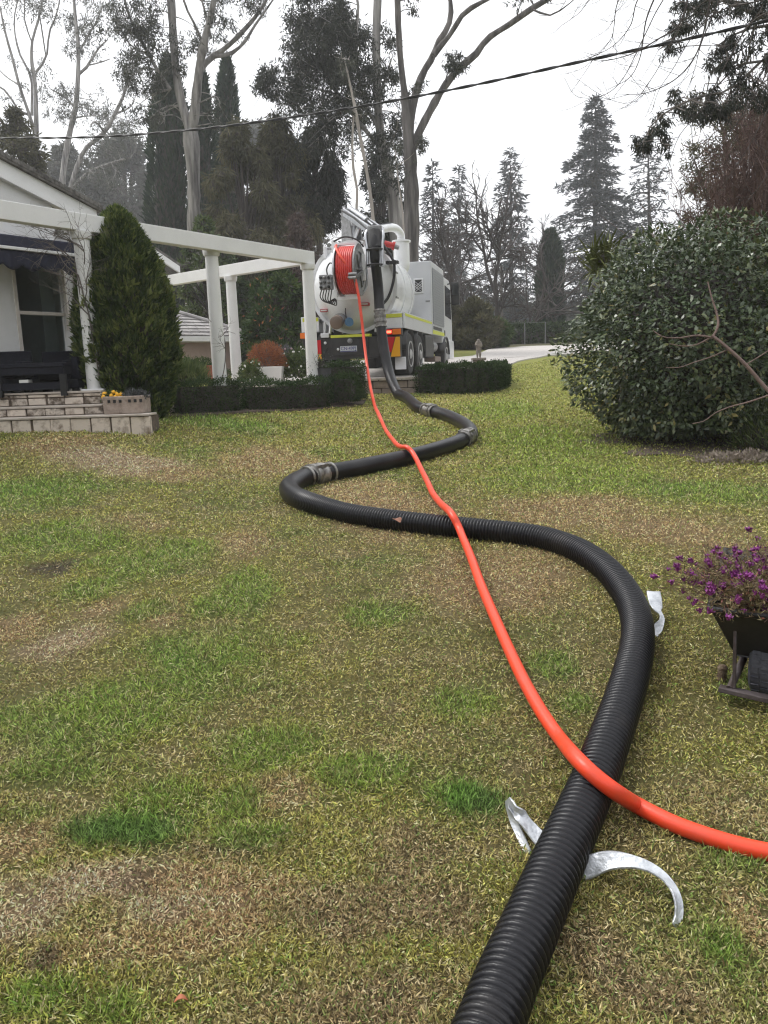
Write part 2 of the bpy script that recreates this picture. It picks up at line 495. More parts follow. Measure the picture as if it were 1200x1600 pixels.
bc[dead] = bc[dead] * .35 + np.array([.52, .43, .26]) * (.5 + .9 * RNG.random((dead.sum(), 1)))
brn = (kind > .86) & (tall < .5)
bc[brn] = bc[brn] * .4 + np.array([.12, .075, .035]) * (.6 + .6 * RNG.random((brn.sum(), 1)))
grn = (kind > .55) & (kind < .66)
bc[grn] = bc[grn] * .4 + np.array([.11, .21, .04]) * (.7 + .6 * RNG.random((grn.sum(), 1)))
ang = RNG.random(n) * 2 * math.pi
el = rad(6) + rad(58) * RNG.random(n) ** 1.2 + rad(22) * np.clip(tall, 0, 1)
el = np.where(dead & (RNG.random(n) < .6), rad(5), el)
D = np.stack([np.cos(ang) * np.cos(el), np.sin(ang) * np.cos(el), np.sin(el)], 1)
S = rdir(n)
L = (.010 + .018 * RNG.random(n) ** 1.3) * (1 + 1.3 * far) * (1 + 1.3 * np.clip(tall, 0, 1.3))
W = (.0026 + .0030 * RNG.random(n)) * (1 + 3.0 * far) * (1 - .25 * np.clip(tall, 0, 1))
base = np.stack([bx, by, gz(bx, by) + .001 + .006 * RNG.random(n)], 1)
V, F = leaves(base, D, S, L, W)
M_grass = colmat('grass_blade', rough=.65, trans=.22, spec=.3)
tag(np_mesh('grass_blades', V, F, M_grass, hue=np.repeat(np.clip(bc, 0, .7), 4, axis=0)), kind='stuff')
del V, F, base, D, S

# ------------------------------------------------------------------ drive, terrace ground, beds
def sheet(name, poly, zf, material, step=.5, skirt=.4):
    """a slab over an outline: top follows zf, with vertical edges"""
    poly = np.array(poly, float)
    c = poly.mean(0); pts = []; m = MB()
    ring = []
    for i in range(len(poly)):
        a, b = poly[i], poly[(i + 1) % len(poly)]
        k = max(1, int(np.linalg.norm(b - a) / step))
        for t in range(k): ring.append(a + (b - a) * t / k)
    ring = np.array(ring); nr = len(ring); L = 8
    vs = []; fs = []
    for j in range(L):
        s = 1 - j / L
        for p in ring:
            q = c + (p - c) * s; vs.append((q[0], q[1], float(zf(q[0], q[1]))))
    vs.append((c[0], c[1], float(zf(c[0], c[1]))))
    for j in range(L - 1):
        for i in range(nr):
            a = j * nr + i; b = j * nr + (i + 1) % nr; fs.append((a, b, b + nr, a + nr))
    for i in range(nr): fs.append(((L - 1) * nr + i, (L - 1) * nr + (i + 1) % nr, L * nr))
    o = len(vs)
    for p in ring: vs.append((p[0], p[1], float(zf(p[0], p[1])) - skirt))
    for i in range(nr): fs.append((i, o + i, o + (i + 1) % nr, (i + 1) % nr))
    m.add(vs, fs); return m.build(name, material, smooth=50)

M_gravel = mat('pale_gravel', (.38, .355, .335), .9, c2=(.54, .51, .48), scale=18, bump=.6, bscale=45)
zdrive = lambda x, y: max(float(gz(x, y)) + .04, 1.53)
drive = sheet('driveway', [(-3.6, 17.6), (-.7, 17.45), (.9, 17.5), (2.9, 18.2), (3.4, 22), (4.6, 26), (6.2, 28.6), (9.5, 30.5), (14, 32),
                           (14, 38), (9, 39), (7.0, 38.5), (5.2, 36.5), (3.6, 30.0), (2.6, 29.3), (-2, 29.5), (-4.2, 25)], zdrive, M_gravel)
tag(drive, kind='structure')
M_pave = mat('terrace_paving', (.36, .30, .25), .8, c2=(.46, .40, .34), scale=7, bump=.2)
ter = sheet('terrace', [(-12, 10.75), (-4.15, 10.95), (-3.3, 12.75), (-1.0, 15.6), (-.75, 17.4), (-3.55, 17.55), (-6, 20), (-12, 18)], lambda x, y: 1.44, M_pave, step=1)
tag(ter, kind='structure')
M_bed = mat('bark_bed', (.055, .04, .032), .95, c2=(.12, .085, .065), scale=30, bump=.8)
bed = sheet('garden_bed', [(-4.15, 11.35), (-3.2, 12.2), (-2.0, 13.6), (-1.0, 14.7), (-.35, 15.3), (-.3, 16.0), (-1.05, 15.55), (-3.35, 12.72), (-4.1, 11.6)], lambda x, y: float(gz(x, y)) + .03, M_bed, step=.3, skirt=.2)
tag(bed, kind='structure')
c = G(1070, 712)
_bo = []
for k in range(40):
    a_ = 2 * math.pi * k / 40; r_ = 1 + .22 * math.sin(3 * a_ + 1) + .12 * math.sin(7 * a_) + .07 * math.sin(13 * a_ + 2)
    _bo.append((c[0] + .75 + 1.55 * r_ * math.cos(a_), c[1] + .95 + 1.05 * r_ * math.sin(a_)))
bed2 = sheet('leaf_litter_bed', _bo, lambda x, y: float(gz(x, y)) + .008 + .015 * random.random(), M_bed, step=.2, skirt=.2)
tag(bed2, kind='structure')
# ------------------------------------------------------------------ house, pergola, steps
M_white = mat('white_paint', (.74, .74, .73), .45, c2=(.66, .66, .65), scale=3, lo=.3, hi=.8, bump=.06, bscale=60)
M_wall = mat('white_render_wall', (.70, .70, .70), .75, c2=(.62, .62, .615), scale=2.2, bump=.12, bscale=50)
M_trim = mat('cream_trim', (.62, .58, .53), .5, c2=(.52, .48, .43), scale=5)
M_navy = mat('navy_canvas', (.012, .013, .028), .85, c2=(.020, .022, .045), scale=14, bump=.15)
M_tile = mat('weathered_roof_tile', (.20, .19, .19), .85, c2=(.42, .40, .39), scale=3.5, lo=.3, hi=.7, bump=.4)
M_darktile = mat('mossy_roof_tile', (.07, .065, .06), .9, c2=(.2, .19, .175), scale=9, bump=.4)
M_black = mat('black_plastic', (.012, .012, .014), .45)
M_dark = mat('dark_interior', (.62, .60, .59), .8)
M_wicker = mat('charcoal_wicker', (.007, .008, .013), .75, c2=(.018, .018, .028), scale=60, bump=.5, bscale=120, spec=.2)
M_cush = mat('navy_cushion', (.012, .013, .03), .9, spec=.15, bump=.2, bscale=20)

def glassmat(name, tint=(.9, .95, .95), dark=.9):
    m = bpy.data.materials.new(name); m.use_nodes = True
    n = m.node_tree.nodes; l = m.node_tree.links; n.remove(n['Principled BSDF'])
    tr = n.new('ShaderNodeBsdfTransparent'); tr.inputs[0].default_value = (dark * tint[0], dark * tint[1], dark * tint[2], 1)
    gl = n.new('ShaderNodeBsdfGlossy'); gl.inputs['Roughness'].default_value = .02
    fr = n.new('ShaderNodeFresnel'); fr.inputs['IOR'].default_value = 1.5
    mx = n.new('ShaderNodeMixShader')
    l.new(fr.outputs[0], mx.inputs[0]); l.new(tr.outputs[0], mx.inputs[1]); l.new(gl.outputs[0], mx.inputs[2])
    l.new(mx.outputs[0], n['Material Output'].inputs['Surface']); return m
M_glass = glassmat('window_glass')

AX = np.array([.596, .803, 0]); BX = np.array([-.803, .596, 0]); ZX = np.array([0, 0, 1.0])
ZT = 1.445                                            # terrace level
WO = np.array([-4.95, 12.5, 0])                       # right hand corner of the house wall
def on_wall(px, py, off=0.0):
    """point of the house wall plane (moved off metres outwards) seen at a pixel"""
    v = ray(px, py); nrm = -BX; o = WO + nrm * off
    t = (nrm @ (o - np.array([0, 0, 0]))) / (nrm @ v)
    return np.array([0, 0, EYE]) + v * t
def wl(p): return float((p - WO) @ AX)                # distance along the wall
def W3(t, off, z): return WO + AX * t - BX * off + ZX * z

house = thing('house', (WO[0], WO[1], ZT), 'white rendered house with navy awning over its glass door behind the terrace', 'house')
t_l = wl(on_wall(24, 480)); t_r = wl(on_wall(119, 490)); z_head = on_wall(70, 396)[2]
def slab(m, t0, t1, o0, o1, z0, z1):
    return m.prism([W3(t0, o0, z0), W3(t1, o0, z0), W3(t1, o1, z0), W3(t0, o1, z0)], ZX * (z1 - z0))
m = MB()
slab(m, -6.0, t_l, -.22, 0, 1.0, 3.9)                                   # wall left of the door
slab(m, t_r + .10, .0, -.22, 0, 1.0, 3.9)
slab(m, t_l, t_r + .10, -.22, 0, z_head, 3.9)
m.prism([W3(0, -.22, 1.0), W3(0, -6, 1.0), W3(-.22, -6, 1.0), W3(-.22, -.22, 1.0)], ZX * 2.9)     # side wall going back
m.build('wall', M_wall, house)
m = MB(); slab(m, t_l - 1.2, t_r + .3, -2.6, -2.5, 1.2, 4.0); slab(m, t_l - 1.3, t_l - 1.2, -2.5, -.25, 1.2, 4.0); slab(m, t_l - 1.2, t_r - .02, -2.5, -.25, 3.75, 3.8)
slab(m, t_l - 1.2, t_r - .02, -2.5, -.25, 1.42, 1.46)
m.build('interior_wall', M_dark, house)
# gable above the beam: barge board falling to the right
ga, gb = on_wall(-60, 213, .05), on_wall(150, 325, .05)
def gab(m, dz0, dz1, o0, o1, tx=0.0):
    a0, a1 = wl(ga), wl(gb) + tx; za, zb = ga[2], gb[2] + (gb[2] - ga[2]) / (a1 - tx - a0) * tx
    return m.prism([W3(a0, o0, za + dz0), W3(a1, o0, zb + dz0), W3(a1, o0, zb + dz1), W3(a0, o0, za + dz1)], -BX * (o1 - o0))
slope = (gb[2] - ga[2]) / (wl(gb) - wl(ga))
m = MB(); m.prism([W3(-6, .0, 3.9), W3(0, .0, 3.9), W3(0, 0, gb[2] - .2 + slope * (0 - wl(gb))), W3(-6, 0, gb[2] - .2 + slope * (-6 - wl(gb)))], BX * .2)
m.build('gable', M_wall, house)
m = MB(); gab(m, -.26, -.035, .0, .06); bb = m.build('barge_board', M_white, house, bevel=.008)
m = MB(); gab(m, -.31, -.262, -.02, .10); m.build('gutter', M_white, bb)
m = MB(); gab(m, -.033, .04, -5.5, .12, .08); roof = m.build('roof', M_darktile, house)
for k in range(26):                                   # verge tiles along the edge
    a0, a1 = wl(ga), wl(gb) + .08
    t0 = a0 + (a1 - a0) * k / 26; t1 = a0 + (a1 - a0) * (k + .9) / 26
    f = lambda t: ga[2] + slope * (t - a0)
    m = MB(); m.prism([W3(t0, .13, f(t0) + .0), W3(t1, .13, f(t1) + .0), W3(t1, .13, f(t1) + .055), W3(t0, .13, f(t0) + .075)], BX * .28)
    m.build('tile', M_darktile, roof)
# sliding door
door = bpy.data.objects.new('sliding_door', None); COL.objects.link(door); door.parent = house
m = MB()
slab(m, t_r, t_r + .09, -.12, .025, ZT, z_head)
slab(m, t_l, t_l + .05, -.12, .02, ZT, z_head)
slab(m, t_l + .05, t_r, -.12, .02, z_head - .06, z_head - .003)
slab(m, t_l + .05, t_r, -.12, .02, ZT, ZT + .06)
zr = on_wall(70, 490)[2]
slab(m, t_l + .05, t_r, -.06, .015, zr - .025, zr + .025)
m.build('door_frame', M_trim, door, bevel=.004)
m = MB(); slab(m, t_l + .05, t_r, -.05, -.04, ZT + .06, zr - .026); m.build('pane', M_glass, door)
m = MB(); slab(m, t_l + .05, t_r, -.05, -.04, zr + .026, z_head - .061); m.build('pane', M_glass, door)
M_blind = mat('pale_blind', (.35, .34, .33), .8, c2=(.28, .27, .27), scale=4)
for k, (a, b) in enumerate(((.10, .25), (.32, .42))):
    m = MB(); slab(m, t_r - b, t_r - a, -.35 - .1 * k, -.33 - .1 * k, ZT + .25, z_head - .3); m.build('curtain', M_blind, house)
# awning: cassette, silver front rail, hanging scalloped valance
aw = bpy.data.objects.new('awning', None); COL.objects.link(aw); aw.parent = house
a0 = on_wall(-40, 357, .45); a1 = on_wall(122, 383, .45)
A0, A1 = wl(a0), wl(a1); zt = a1[2] + .02
m = MB(); slab(m, A0, A1, .05, .50, zt - .16, zt); m.build('awning_cover', M_navy, aw, bevel=.02)
m = MB(); slab(m, A0, A1 - .02, .45, .54, zt - .205, zt - .163); m.build('front_rail', M_white, aw, bevel=.006)
m = MB(); N = 90; fr = []; vs = []; fs = []
for i in range(N + 1):
    t = A0 + (A1 - A0 - .03) * i / N; sc = abs(math.sin(math.pi * (t - A0) / .30)); fold = .018 * math.sin(t * 21) + .01 * math.sin(t * 47)
    for j in range(5):
        z = zt - .207 - (.20 + .075 * sc) * j / 4
        vs.append(W3(t, .50 + fold * j / 4, z))
fs = [(i * 5 + j, (i + 1) * 5 + j, (i + 1) * 5 + j + 1, i * 5 + j + 1) for i in range(N) for j in range(4)]
m.add(vs, fs); o = m.build('valance', M_navy, aw, smooth=60); sd = o.modifiers.new('cloth', 'SOLIDIFY'); sd.thickness = .004
m = MB(); m.bar(W3(A1 - .04, .04, zt - .1), W3(A1 - .04, .04, ZT + 1.0), .04, .05); m.build('bracket', M_trim, aw)
# rear gable of the house, seen over the hedge tree
q1, q2 = P(228, 380, 19), P(281, 416, 19.3)
m = MB(); m.prism([q1, q2, q2 - ZX * .16, q1 - ZX * .16], np.array([-.06, .25, 0])); m.build('rear_barge_board', M_white, house)
m = MB(); m.prism([q1 + ZX * .01, q2 + ZX * .01 + (q2 - q1) * .05, q2 + ZX * .07 + (q2 - q1) * .05, q1 + ZX * .07], np.array([-1.0, 4, 0])); m.build('rear_roof', M_darktile, house)
qa, qb = P(140, 398, 19.4), P(249, 414, 19.8)
m = MB(); m.prism([qa, qb, np.array([qb[0], qb[1], 1.4]), np.array([qa[0], qa[1], 1.4])], np.array([-1.2, 3.5, 0])); m.build('rear_wall', M_wall, house)

# pergola
c1, c2_, c3, c4 = (P(a, b, d) * np.array([1, 1, 0]) for a, b, d in ((150, 608, 11.22), (344, 596, 13.36), (489, 592, 15.2), (371, 600, 17.1)))
perg = thing('pergola', (c3[0], c3[1], ZT), 'white pergola of round columns carrying two bare beams beside the terrace', 'pergola')
ztop = {}
for nm, c, pyt in (('a', c1, 362), ('b', c2_, 390), ('c', c3, 413), ('d', c4, 432)):
    top = P({'a': 132, 'b': 329, 'c': 479, 'd': 358}[nm], pyt, c[1])[2]; ztop[nm] = top
    r = .115
    m = MB(); m.turn((c[0], c[1], ZT - .45), (0, 0, 1), [(0, r * 1.02), (.9, r * 1.02), (top - ZT + .45 - .10, r * .93)], 28)
    col = m.build('column', M_white, perg, smooth=40)
    m = MB(); m.turn((c[0], c[1], top - .10), (0, 0, 1), [(0, r * .95), (.0, r * 1.12), (.03, r * 1.2), (.085, r * 1.24), (.098, r * 1.24)], 28); m.build('capital', M_white, col, smooth=40)
    if nm in 'ad':
        m = MB(); m.box((c[0] - .16, c[1] - .16, ZT - .3), (c[0] + .16, c[1] + .16, ZT + .08)); m.build('plinth', M_white if nm == 'a' else M_trim, col, bevel=.01)
def pbeam(a, b, za, zb, h, w, name='beam'):
    m = MB(); m.bar((a[0], a[1], za + h / 2), (b[0], b[1], zb + h / 2), w, h); return m.build(name, M_white, perg, bevel=.008)
d1 = unit(c3 - c1); e0 = c1 - d1 * 3.4; e1 = c3 + d1 * .13
hA = P(484, 384, 15.2)[2] - ztop['c']
zs = lambda p: ztop['a'] + (ztop['c'] - ztop['a']) * float((p - c1) @ d1) / float((c3 - c1) @ d1)
pbeam(e0, e1, zs(e0) + .001, zs(e1) + .001, .235, .16)
d2 = unit(c4 - c3)
f0 = c3 + d2 * .085; f1 = c4 + d2 * 3.2
zz = lambda p: ztop['c'] + (ztop['d'] - ztop['c']) * float((p - c3) @ d2) / float((c4 - c3) @ d2)
pbeam(f0, f1, zz(f0) + .001, zz(f1) + .001, .235, .15)

# garden steps: three courses of pale blocks with slab treads
M_block = mat('pale_stone_block', (.62, .54, .46), .85, c2=(.20, .15, .11), scale=7, lo=.50, hi=.70, bump=.4)
M_block2 = mat('stained_stone_block', (.56, .49, .42), .85, c2=(.13, .10, .075), scale=9, lo=.42, hi=.60, bump=.5)
M_mortar = mat('dark_mortar', (.14, .105, .08), .95, c2=(.07, .055, .04), scale=15)
M_tread = mat('sandstone_tread', (.50, .45, .40), .8, c2=(.38, .33, .28), scale=6, bump=.2)
sb = np.array([-9.0, 10.42, .85])
steps = thing('garden_steps', (-6, 10.3, .95), 'three mossy pale block steps leading up to the terrace', 'steps')
zb, zm, zu = .90, .90, 0
b_top = P(120, 650, 10.22)[2]; m_top = P(90, 634, 10.55)[2]; u_top = P(60, 613, 10.9)[2]
rows = [(10.22, P(233, 650, 10.22)[0], .80, b_top), (10.55, P(160, 634, 10.55)[0], b_top, m_top), (10.9, P(158, 613, 10.9)[0], m_top, u_top)]
for i, (y0, xr, z0, z1) in enumerate(rows):
    m = MB(); m.box((-9, y0 + .02, z0 - .1), (xr - .02, y0 + .5, z1 - .03)); m.build('step_core', M_mortar, steps)
    m = MB(); m.box((-9, y0 - .02, z1 - .028), (xr, y0 + .36, z1)); m.build('tread', M_tread, steps, bevel=.006)
    bw = .262; x = xr; k = 0
    hs = [(z0, z1 - .03)] if i < 2 else [(z0, z0 + (z1 - z0) * .55), (z0 + (z1 - z0) * .57, z1 - .03)]
    while x > -8.4:
        for (h0, h1) in hs:
            j = random.uniform(-.008, .008); w_ = bw * random.uniform(.93, 1.05)
            m = MB(); m.box((x - w_ + .012, y0 + j, h0 + .006), (x - .004, y0 + .12, h1 - .004)); m.build('stone_block', M_block if random.random() < .6 else M_block2, steps, bevel=.012)
        x -= bw; k += 1
# stone trough with yellow pansies at the end of the steps
M_trough = mat('rough_stone_trough', (.23, .18, .15), .9, c2=(.38, .31, .26), scale=9, bump=.7, bscale=30)
tx0, tx1 = P(163, 620, 10.45)[0], P(224, 620, 10.45)[0]
trough = thing('stone_trough', ((tx0 + tx1) / 2, 10.5, b_top), 'rough stone planter trough at the right end of the steps', 'planter')
m = MB(); h = P(190, 619, 10.4)[2]
m.box((tx0, 10.36, b_top + .001), (tx1, 10.42, h)); m.box((tx0, 10.70, b_top + .001), (tx1, 10.76, h)); m.box((tx0, 10.42, b_top + .001), (tx0 + .06, 10.70, h)); m.box((tx1 - .06, 10.42, b_top + .001), (tx1, 10.70, h))
m.box((tx0 + .06, 10.42, b_top + .02), (tx1 - .06, 10.70, h - .04)); m.build('trough_body', M_trough, trough, bevel=.012)
for k in range(6):
    x = tx0 + .07 + k * .075 + (.05 if k > 2 else 0)
    m = MB(); m.box((x, 10.352, h - .085), (x + .035, 10.361, h - .045)); m.build('slot_shade', M_black, trough)  # shade inside the slots put on as thin black blocks
# furniture on the terrace
def loungechair(loc, rz, label):
    t = thing('lounge_chair', loc, label, 'chair', 'dark outdoor lounge seats', rz)
    m = MB(); m.box((-.36, -.33, .12), (.36, .36, .27)); m.build('seat', M_wicker, t, local=True, bevel=.015)
    m = MB(); m.box((-.36, .26, .275), (.36, .38, .66)); m.build('backrest', M_wicker, t, local=True, bevel=.015)
    for s in (-1, 1):
        m = MB(); m.box((s * .36 - .05, -.34, .275), (s * .36 + .05, .255, .50)); m.build('armrest', M_wicker, t, local=True, bevel=.015)
    m = MB(); m.box((-.30, -.30, .272), (.30, .24, .37)); m.build('cushion', M_cush, t, local=True, bevel=.03)
    for sx in (-1, 1):
        for sy in (-1, 1):
            m = MB(); m.box((sx * .30 - .035, sy * .29 - .035, 0), (sx * .30 + .035, sy * .29 + .035, .118)); m.build('leg', M_black, t, local=True)
    return t
p = P(84, 600, 11.75); loungechair((p[0], 11.85, ZT), rad(-8), 'dark lounge chair behind the low table facing the lawn')
p = P(5, 600, 11.3); loungechair((p[0] - .05, 11.35, ZT), rad(8), 'dark lounge chair at the frame edge in front of the white wall')
p = P(106, 600, 11.45); ch = loungechair((p[0] - .0, 11.5, ZT), rad(-96), 'dark lounge chair turned sideways next to the white column'); ch.scale = (.82, .82, .82)
p = P(57, 600, 11.05)
tab = thing('low_table', (p[0], 11.1, ZT), 'low black outdoor table with a shelf on the terrace edge', 'table', rz=rad(3))
m = MB(); m.box((-.48, -.28, .40), (.48, .28, .455)); m.build('tabletop', M_wicker, tab, local=True, bevel=.008)
m = MB(); m.box((-.46, -.26, .30), (.46, .26, .398)); m.build('apron', M_wicker, tab, local=True)
m = MB(); m.box((-.43, -.25, .09), (.43, .25, .19)); m.build('shelf', M_wicker, tab, local=True, bevel=.006)
for sx in (-1, 1):
    for sy in (-1, 1):
        m = MB(); m.box((sx * .44 - .04, sy * .24 - .04, 0), (sx * .44 + .04, sy * .24 + .04, .299)); m.build('leg', M_black, tab, local=True)
M_paper = mat('white_paper', (.75, .75, .73), .6)
bk = MB(); bk.box((p[0] - .16, 10.87, ZT + .192), (p[0] - .03, 11.0, ZT + .235)); tag(bk.build('book', M_paper, bevel=.003), 'small white book lying on the shelf of the low table', 'book')
pc_ = np.array(ch.location); bk = MB(); bk.box((pc_[0] - .02, pc_[1] - .16, ZT + .305), (pc_[0] + .12, pc_[1] - .02, ZT + .325)); tag(bk.build('folded_paper', M_paper, bevel=.003), 'folded white paper on the seat of the sideways lounge chair', 'paper')

# low retaining wall of blocks in front of the truck
M_rb = mat('brown_wall_block', (.23, .18, .15), .9, c2=(.34, .28, .24), scale=6, bump=.5)
wall = thing('retaining_wall', (.1, 17.2, 1.2), 'low brown block wall below the rear of the truck', 'wall')
x0, x1 = P(556, 600, 17.25)[0], P(668, 600, 17.25)[0]
m = MB(); m.box((x0, 17.28, .9), (x1, 17.42, 1.47)); m.build('wall_core', M_mortar, wall)
for r_ in range(2):
    x = x0 + (0 if r_ else -.2); zz0 = 1.12 + .165 * r_
    while x < x1:
        m = MB(); j = random.uniform(-.012, .012); m.box((max(x, x0), 17.2 + j, zz0), (min(x + .37, x1), 17.30, zz0 + .155)); m.build('stone_block', M_rb, wall, bevel=.012); x += .385
x = x0
while x < x1 - .1:
    m = MB(); m.box((x, 17.16, 1.452), (min(x + .5, x1), 17.46, 1.512)); m.build('capping_stone', M_tread, wall, bevel=.01); x += .512

# garage wing with tiled hip roof behind the pergola
gar = thing('garage', P(330, 560, 25), 'pinkish garage with weathered grey tiled hip roof behind the pergola', 'garage')
M_pink = mat('pink_render', (.43, .33, .29), .85, c2=(.37, .28, .25), scale=2, bump=.1)
ec = P(397, 526, 24.5); el_ = P(150, 503, 21.5)
ev = unit(np.array([el_[0] - ec[0], el_[1] - ec[1], 0])); ze = ec[2]
el_ = ec + ev * 6.0; nb = unit(np.array([-ev[1], ev[0], 0]));  nb = nb if nb[1] > 0 else -nb
m = MB(); q0 = ec + ev * .45 + nb * .35
m.prism([(q0[0], q0[1], -.2), (q0[0] + ev[0] * 5, q0[1] + ev[1] * 5, -.2), (q0[0] + ev[0] * 5 + nb[0] * 4.6, q0[1] + ev[1] * 5 + nb[1] * 4.6, -.2), (q0[0] + nb[0] * 4.6, q0[1] + nb[1] * 4.6, -.2)], ZX * (ze - .16 + .2))
m.build('wall', M_pink, gar)
m = MB(); m.box((q0[0] - .10, q0[1] - .12, .9), (q0[0] + .10, q0[1] - .003, ze - .17)); m.build('pilaster', M_white, gar)
m = MB(); a, b = ec - ZX * .075, ec + ev * 6 - ZX * .075; m.bar(a, b, .13, .15); a2, b2 = ec + nb * .02 - ZX * .075, ec + nb * 5.3 - ZX * .075; m.bar(a2, b2, .13, .149); m.build('gutter', M_white, gar, bevel=.01)
m = MB(); m.prism([ec - ZX * .16 + nb * .05, ec + ev * 6 - ZX * .16 + nb * .05, ec + ev * 6 - ZX * .16 + nb * 5.3, ec - ZX * .16 + nb * 5.3], ZX * .02); m.build('soffit', M_white, gar)
grf = bpy.data.objects.new('roof', None); COL.objects.link(grf); grf.parent = gar
rise = .46; half = 2.65; cm = MB()
p0, p1 = ec, ec + ev * 6; r0 = ec + ev * half + nb * half + ZX * rise * half; r1 = p1 + nb * half + ZX * rise * half; b0 = ec + nb * 2 * half; b1 = p1 + nb * 2 * half
cm.add([p0, p1, r1, r0, b0, b1], [(0, 1, 2, 3), (4, 0, 3), (5, 4, 3, 2)]); cm.build('roof_board', M_darktile, grf)
nrow = 11
nup = unit(np.cross(ev, nb * 1 + ZX * rise)); nup = nup if nup[2] > 0 else -nup
for r_ in range(nrow):                                # courses of tiles, thick lower edges
    f0, f1 = r_ / nrow, (r_ + 1.12) / nrow
    s0 = half * f0; s1 = min(half, half * f1)
    k = 0; t = s0
    m = MB()
    while t < 6:
        t1 = min(6, t + .29); tt = max(t, s0)
        jj = random.uniform(-.006, .006)
        a = ec + ev * tt + (nb + ZX * rise) * s0 + nup * (.055 + jj); b = ec + ev * (t1 - .012) + (nb + ZX * rise) * s0 + nup * (.055 + jj)
        cc = ec + ev * (t1 - .012) + (nb + ZX * rise) * s1 + nup * .02; d_ = ec + ev * max(tt, s1 if tt < s1 else tt) + (nb + ZX * rise) * s1 + nup * .02
        if t1 - .012 > max(tt, s1 * .999) or t1 > s1: m.prism([a, b, cc, d_], -nup * .035)
        t = t1
    m.build('tile_course', M_tile, grf, kind='stuff')
m = MB(); m.tube([ec + nup * .06, r0 + nup * .06], .07, 8); m.tube([r0 + nup * .05, r1 + nup * .05], .07, 8); m.build('ridge_cap', M_tile, grf)
# ------------------------------------------------------------------ vacuum tanker truck
TR, TZ = rad(-13.5), 1.545
truck = thing('vacuum_truck', (-.64, 18.1, TZ), 'white vacuum tanker truck with red hose reel and boom parked above the lawn', 'truck', rz=TR)
TM = Matrix.Translation((-.64, 18.1, TZ)) @ Matrix.Rotation(TR, 4, 'Z')
def TW(x, y, z): return np.array(TM @ Vector((x, y, z)))
M_tw = mat('white_truck_paint', (.76, .77, .78), .28, c2=(.50, .49, .47), scale=2.2, lo=.52, hi=.95, coat=.3, detail=9)
M_tg = mat('grey_truck_paint', (.55, .56, .58), .4, c2=(.49, .50, .52), scale=1.5)
M_shut = mat('grey_shutter', (.24, .25, .27), .45)
M_blk = mat('black_chassis', (.010, .010, .012), .5, c2=(.03, .028, .026), scale=5)
M_rub = mat('tyre_rubber', (.014, .014, .015), .75, c2=(.03, .028, .026), scale=8, bump=.2)
M_rim = mat('dusty_white_rim', (.48, .48, .47), .5, c2=(.25, .24, .23), scale=7)
M_alu = mat('silver_metal', (.55, .56, .58), .32, metal=.9, c2=(.40, .41, .43), scale=8)
M_gal = mat('grey_fitting', (.30, .30, .30), .45, metal=.6, c2=(.18, .18, .18), scale=14)
M_yel = mat('yellow_stripe', (.58, .62, .05), .5)
M_red = mat('red_lens', (.50, .012, .02), .25)
M_org = mat('orange_lens', (.75, .17, .01), .25)
M_amb = mat('amber_reflector', (.72, .34, .01), .35)
M_redp = mat('red_enamel', (.45, .02, .018), .35)
M_blue = mat('blue_cap', (.10, .22, .40), .4)
M_tan = mat('dirty_brass_cap', (.20, .15, .12), .55, metal=.3)
M_lit = mat('lit_tail_lamp', (1.0, .10, .05), .3, emit=3.0)
M_wlens = mat('clear_lens', (.62, .63, .64), .2)
M_wing = mat('cab_glass', (.02, .022, .025), .06, spec=.8)
M_hoseb = mat('black_rubber_hose', (.014, .014, .016), .5)
def tb(name, mm, m_, parent=None, **k): return mm.build(name, m_, parent or truck, local=True, **k)
def bx(name, lo, hi, m_, parent=None, bevel=.01, **k): return tb(name, MB().box(lo, hi), m_, parent, bevel=bevel, **k)

bx('chassis', (-.45, .35, .72), (.45, 7.9, .98), M_blk)
# tank
R = 1.0; CZ = 2.05
prof = [(.02, .0), (.03, .3), (.09, .55), (.19, .76), (.31, .90), (.42, .965)]
m = MB(); m.turn((0, 0, CZ), (0, 1, 0), [(.44, .985), (.46, R), (2.75, R), (2.98, .95), (3.15, .85), (3.32, .62), (3.42, .3), (3.45, .0)], 56, cap=False)
tank = tb('tank', m, M_tw, smooth=35)
m = MB(); m.turn((0, 0, CZ), (0, 1, 0), prof + [(.43, .97)], 56, cap=False); rd = tb('rear_door', m, M_tw, smooth=35)
m = MB(); m.turn((0, 0, CZ), (0, 1, 0), [(.425, .97), (.40, 1.03), (.40, 1.055), (.50, 1.055), (.50, 1.002)], 56, cap=False); tb('door_ring', m, M_tw, rd, smooth=30)
for y in (1.55, 2.45):
    m = MB(); m.turn((0, 0, CZ), (0, 1, 0), [(y, 1.0), (y, 1.022), (y + .06, 1.022), (y + .06, 1.0)], 56, cap=False); tb('tank_band', m, M_tw, tank, smooth=30)
for a in range(12):                                  # door clamps round the ring
    t = math.radians(15 + 30 * a); c = Vector((math.cos(t) * 1.07, .40, CZ + math.sin(t) * 1.07))
    m = MB(); m.turn(c, (0, 1, 0), [(-.06, .022), (.13, .022)], 8); tb('clamp_bolt', m, M_gal, rd)
for x in (-.62, -.42):                               # hinge ears at the top of the door
    m = MB(); z = CZ + math.sqrt(max(0, 1 - x * x)); m.box((x - .035, .30, z - .12), (x + .035, .62, z + .17)); tb('hinge_ear', m, M_tw, rd, bevel=.02)
m = MB(); m.tube([(-.66, .42, CZ + .90), (-.35, .42, CZ + .90)], .03, 8); tb('hinge_pin', m, M_gal, rd)
for x in (-.62, .62):                                # door catches at the bottom
    m = MB(); m.tube([(x - .07, .30, 1.28), (x - .07, .22, 1.02), (x + .07, .22, 1.02), (x + .07, .30, 1.28)], .035, 8); tb('door_catch', m, M_wlens, smooth=50)
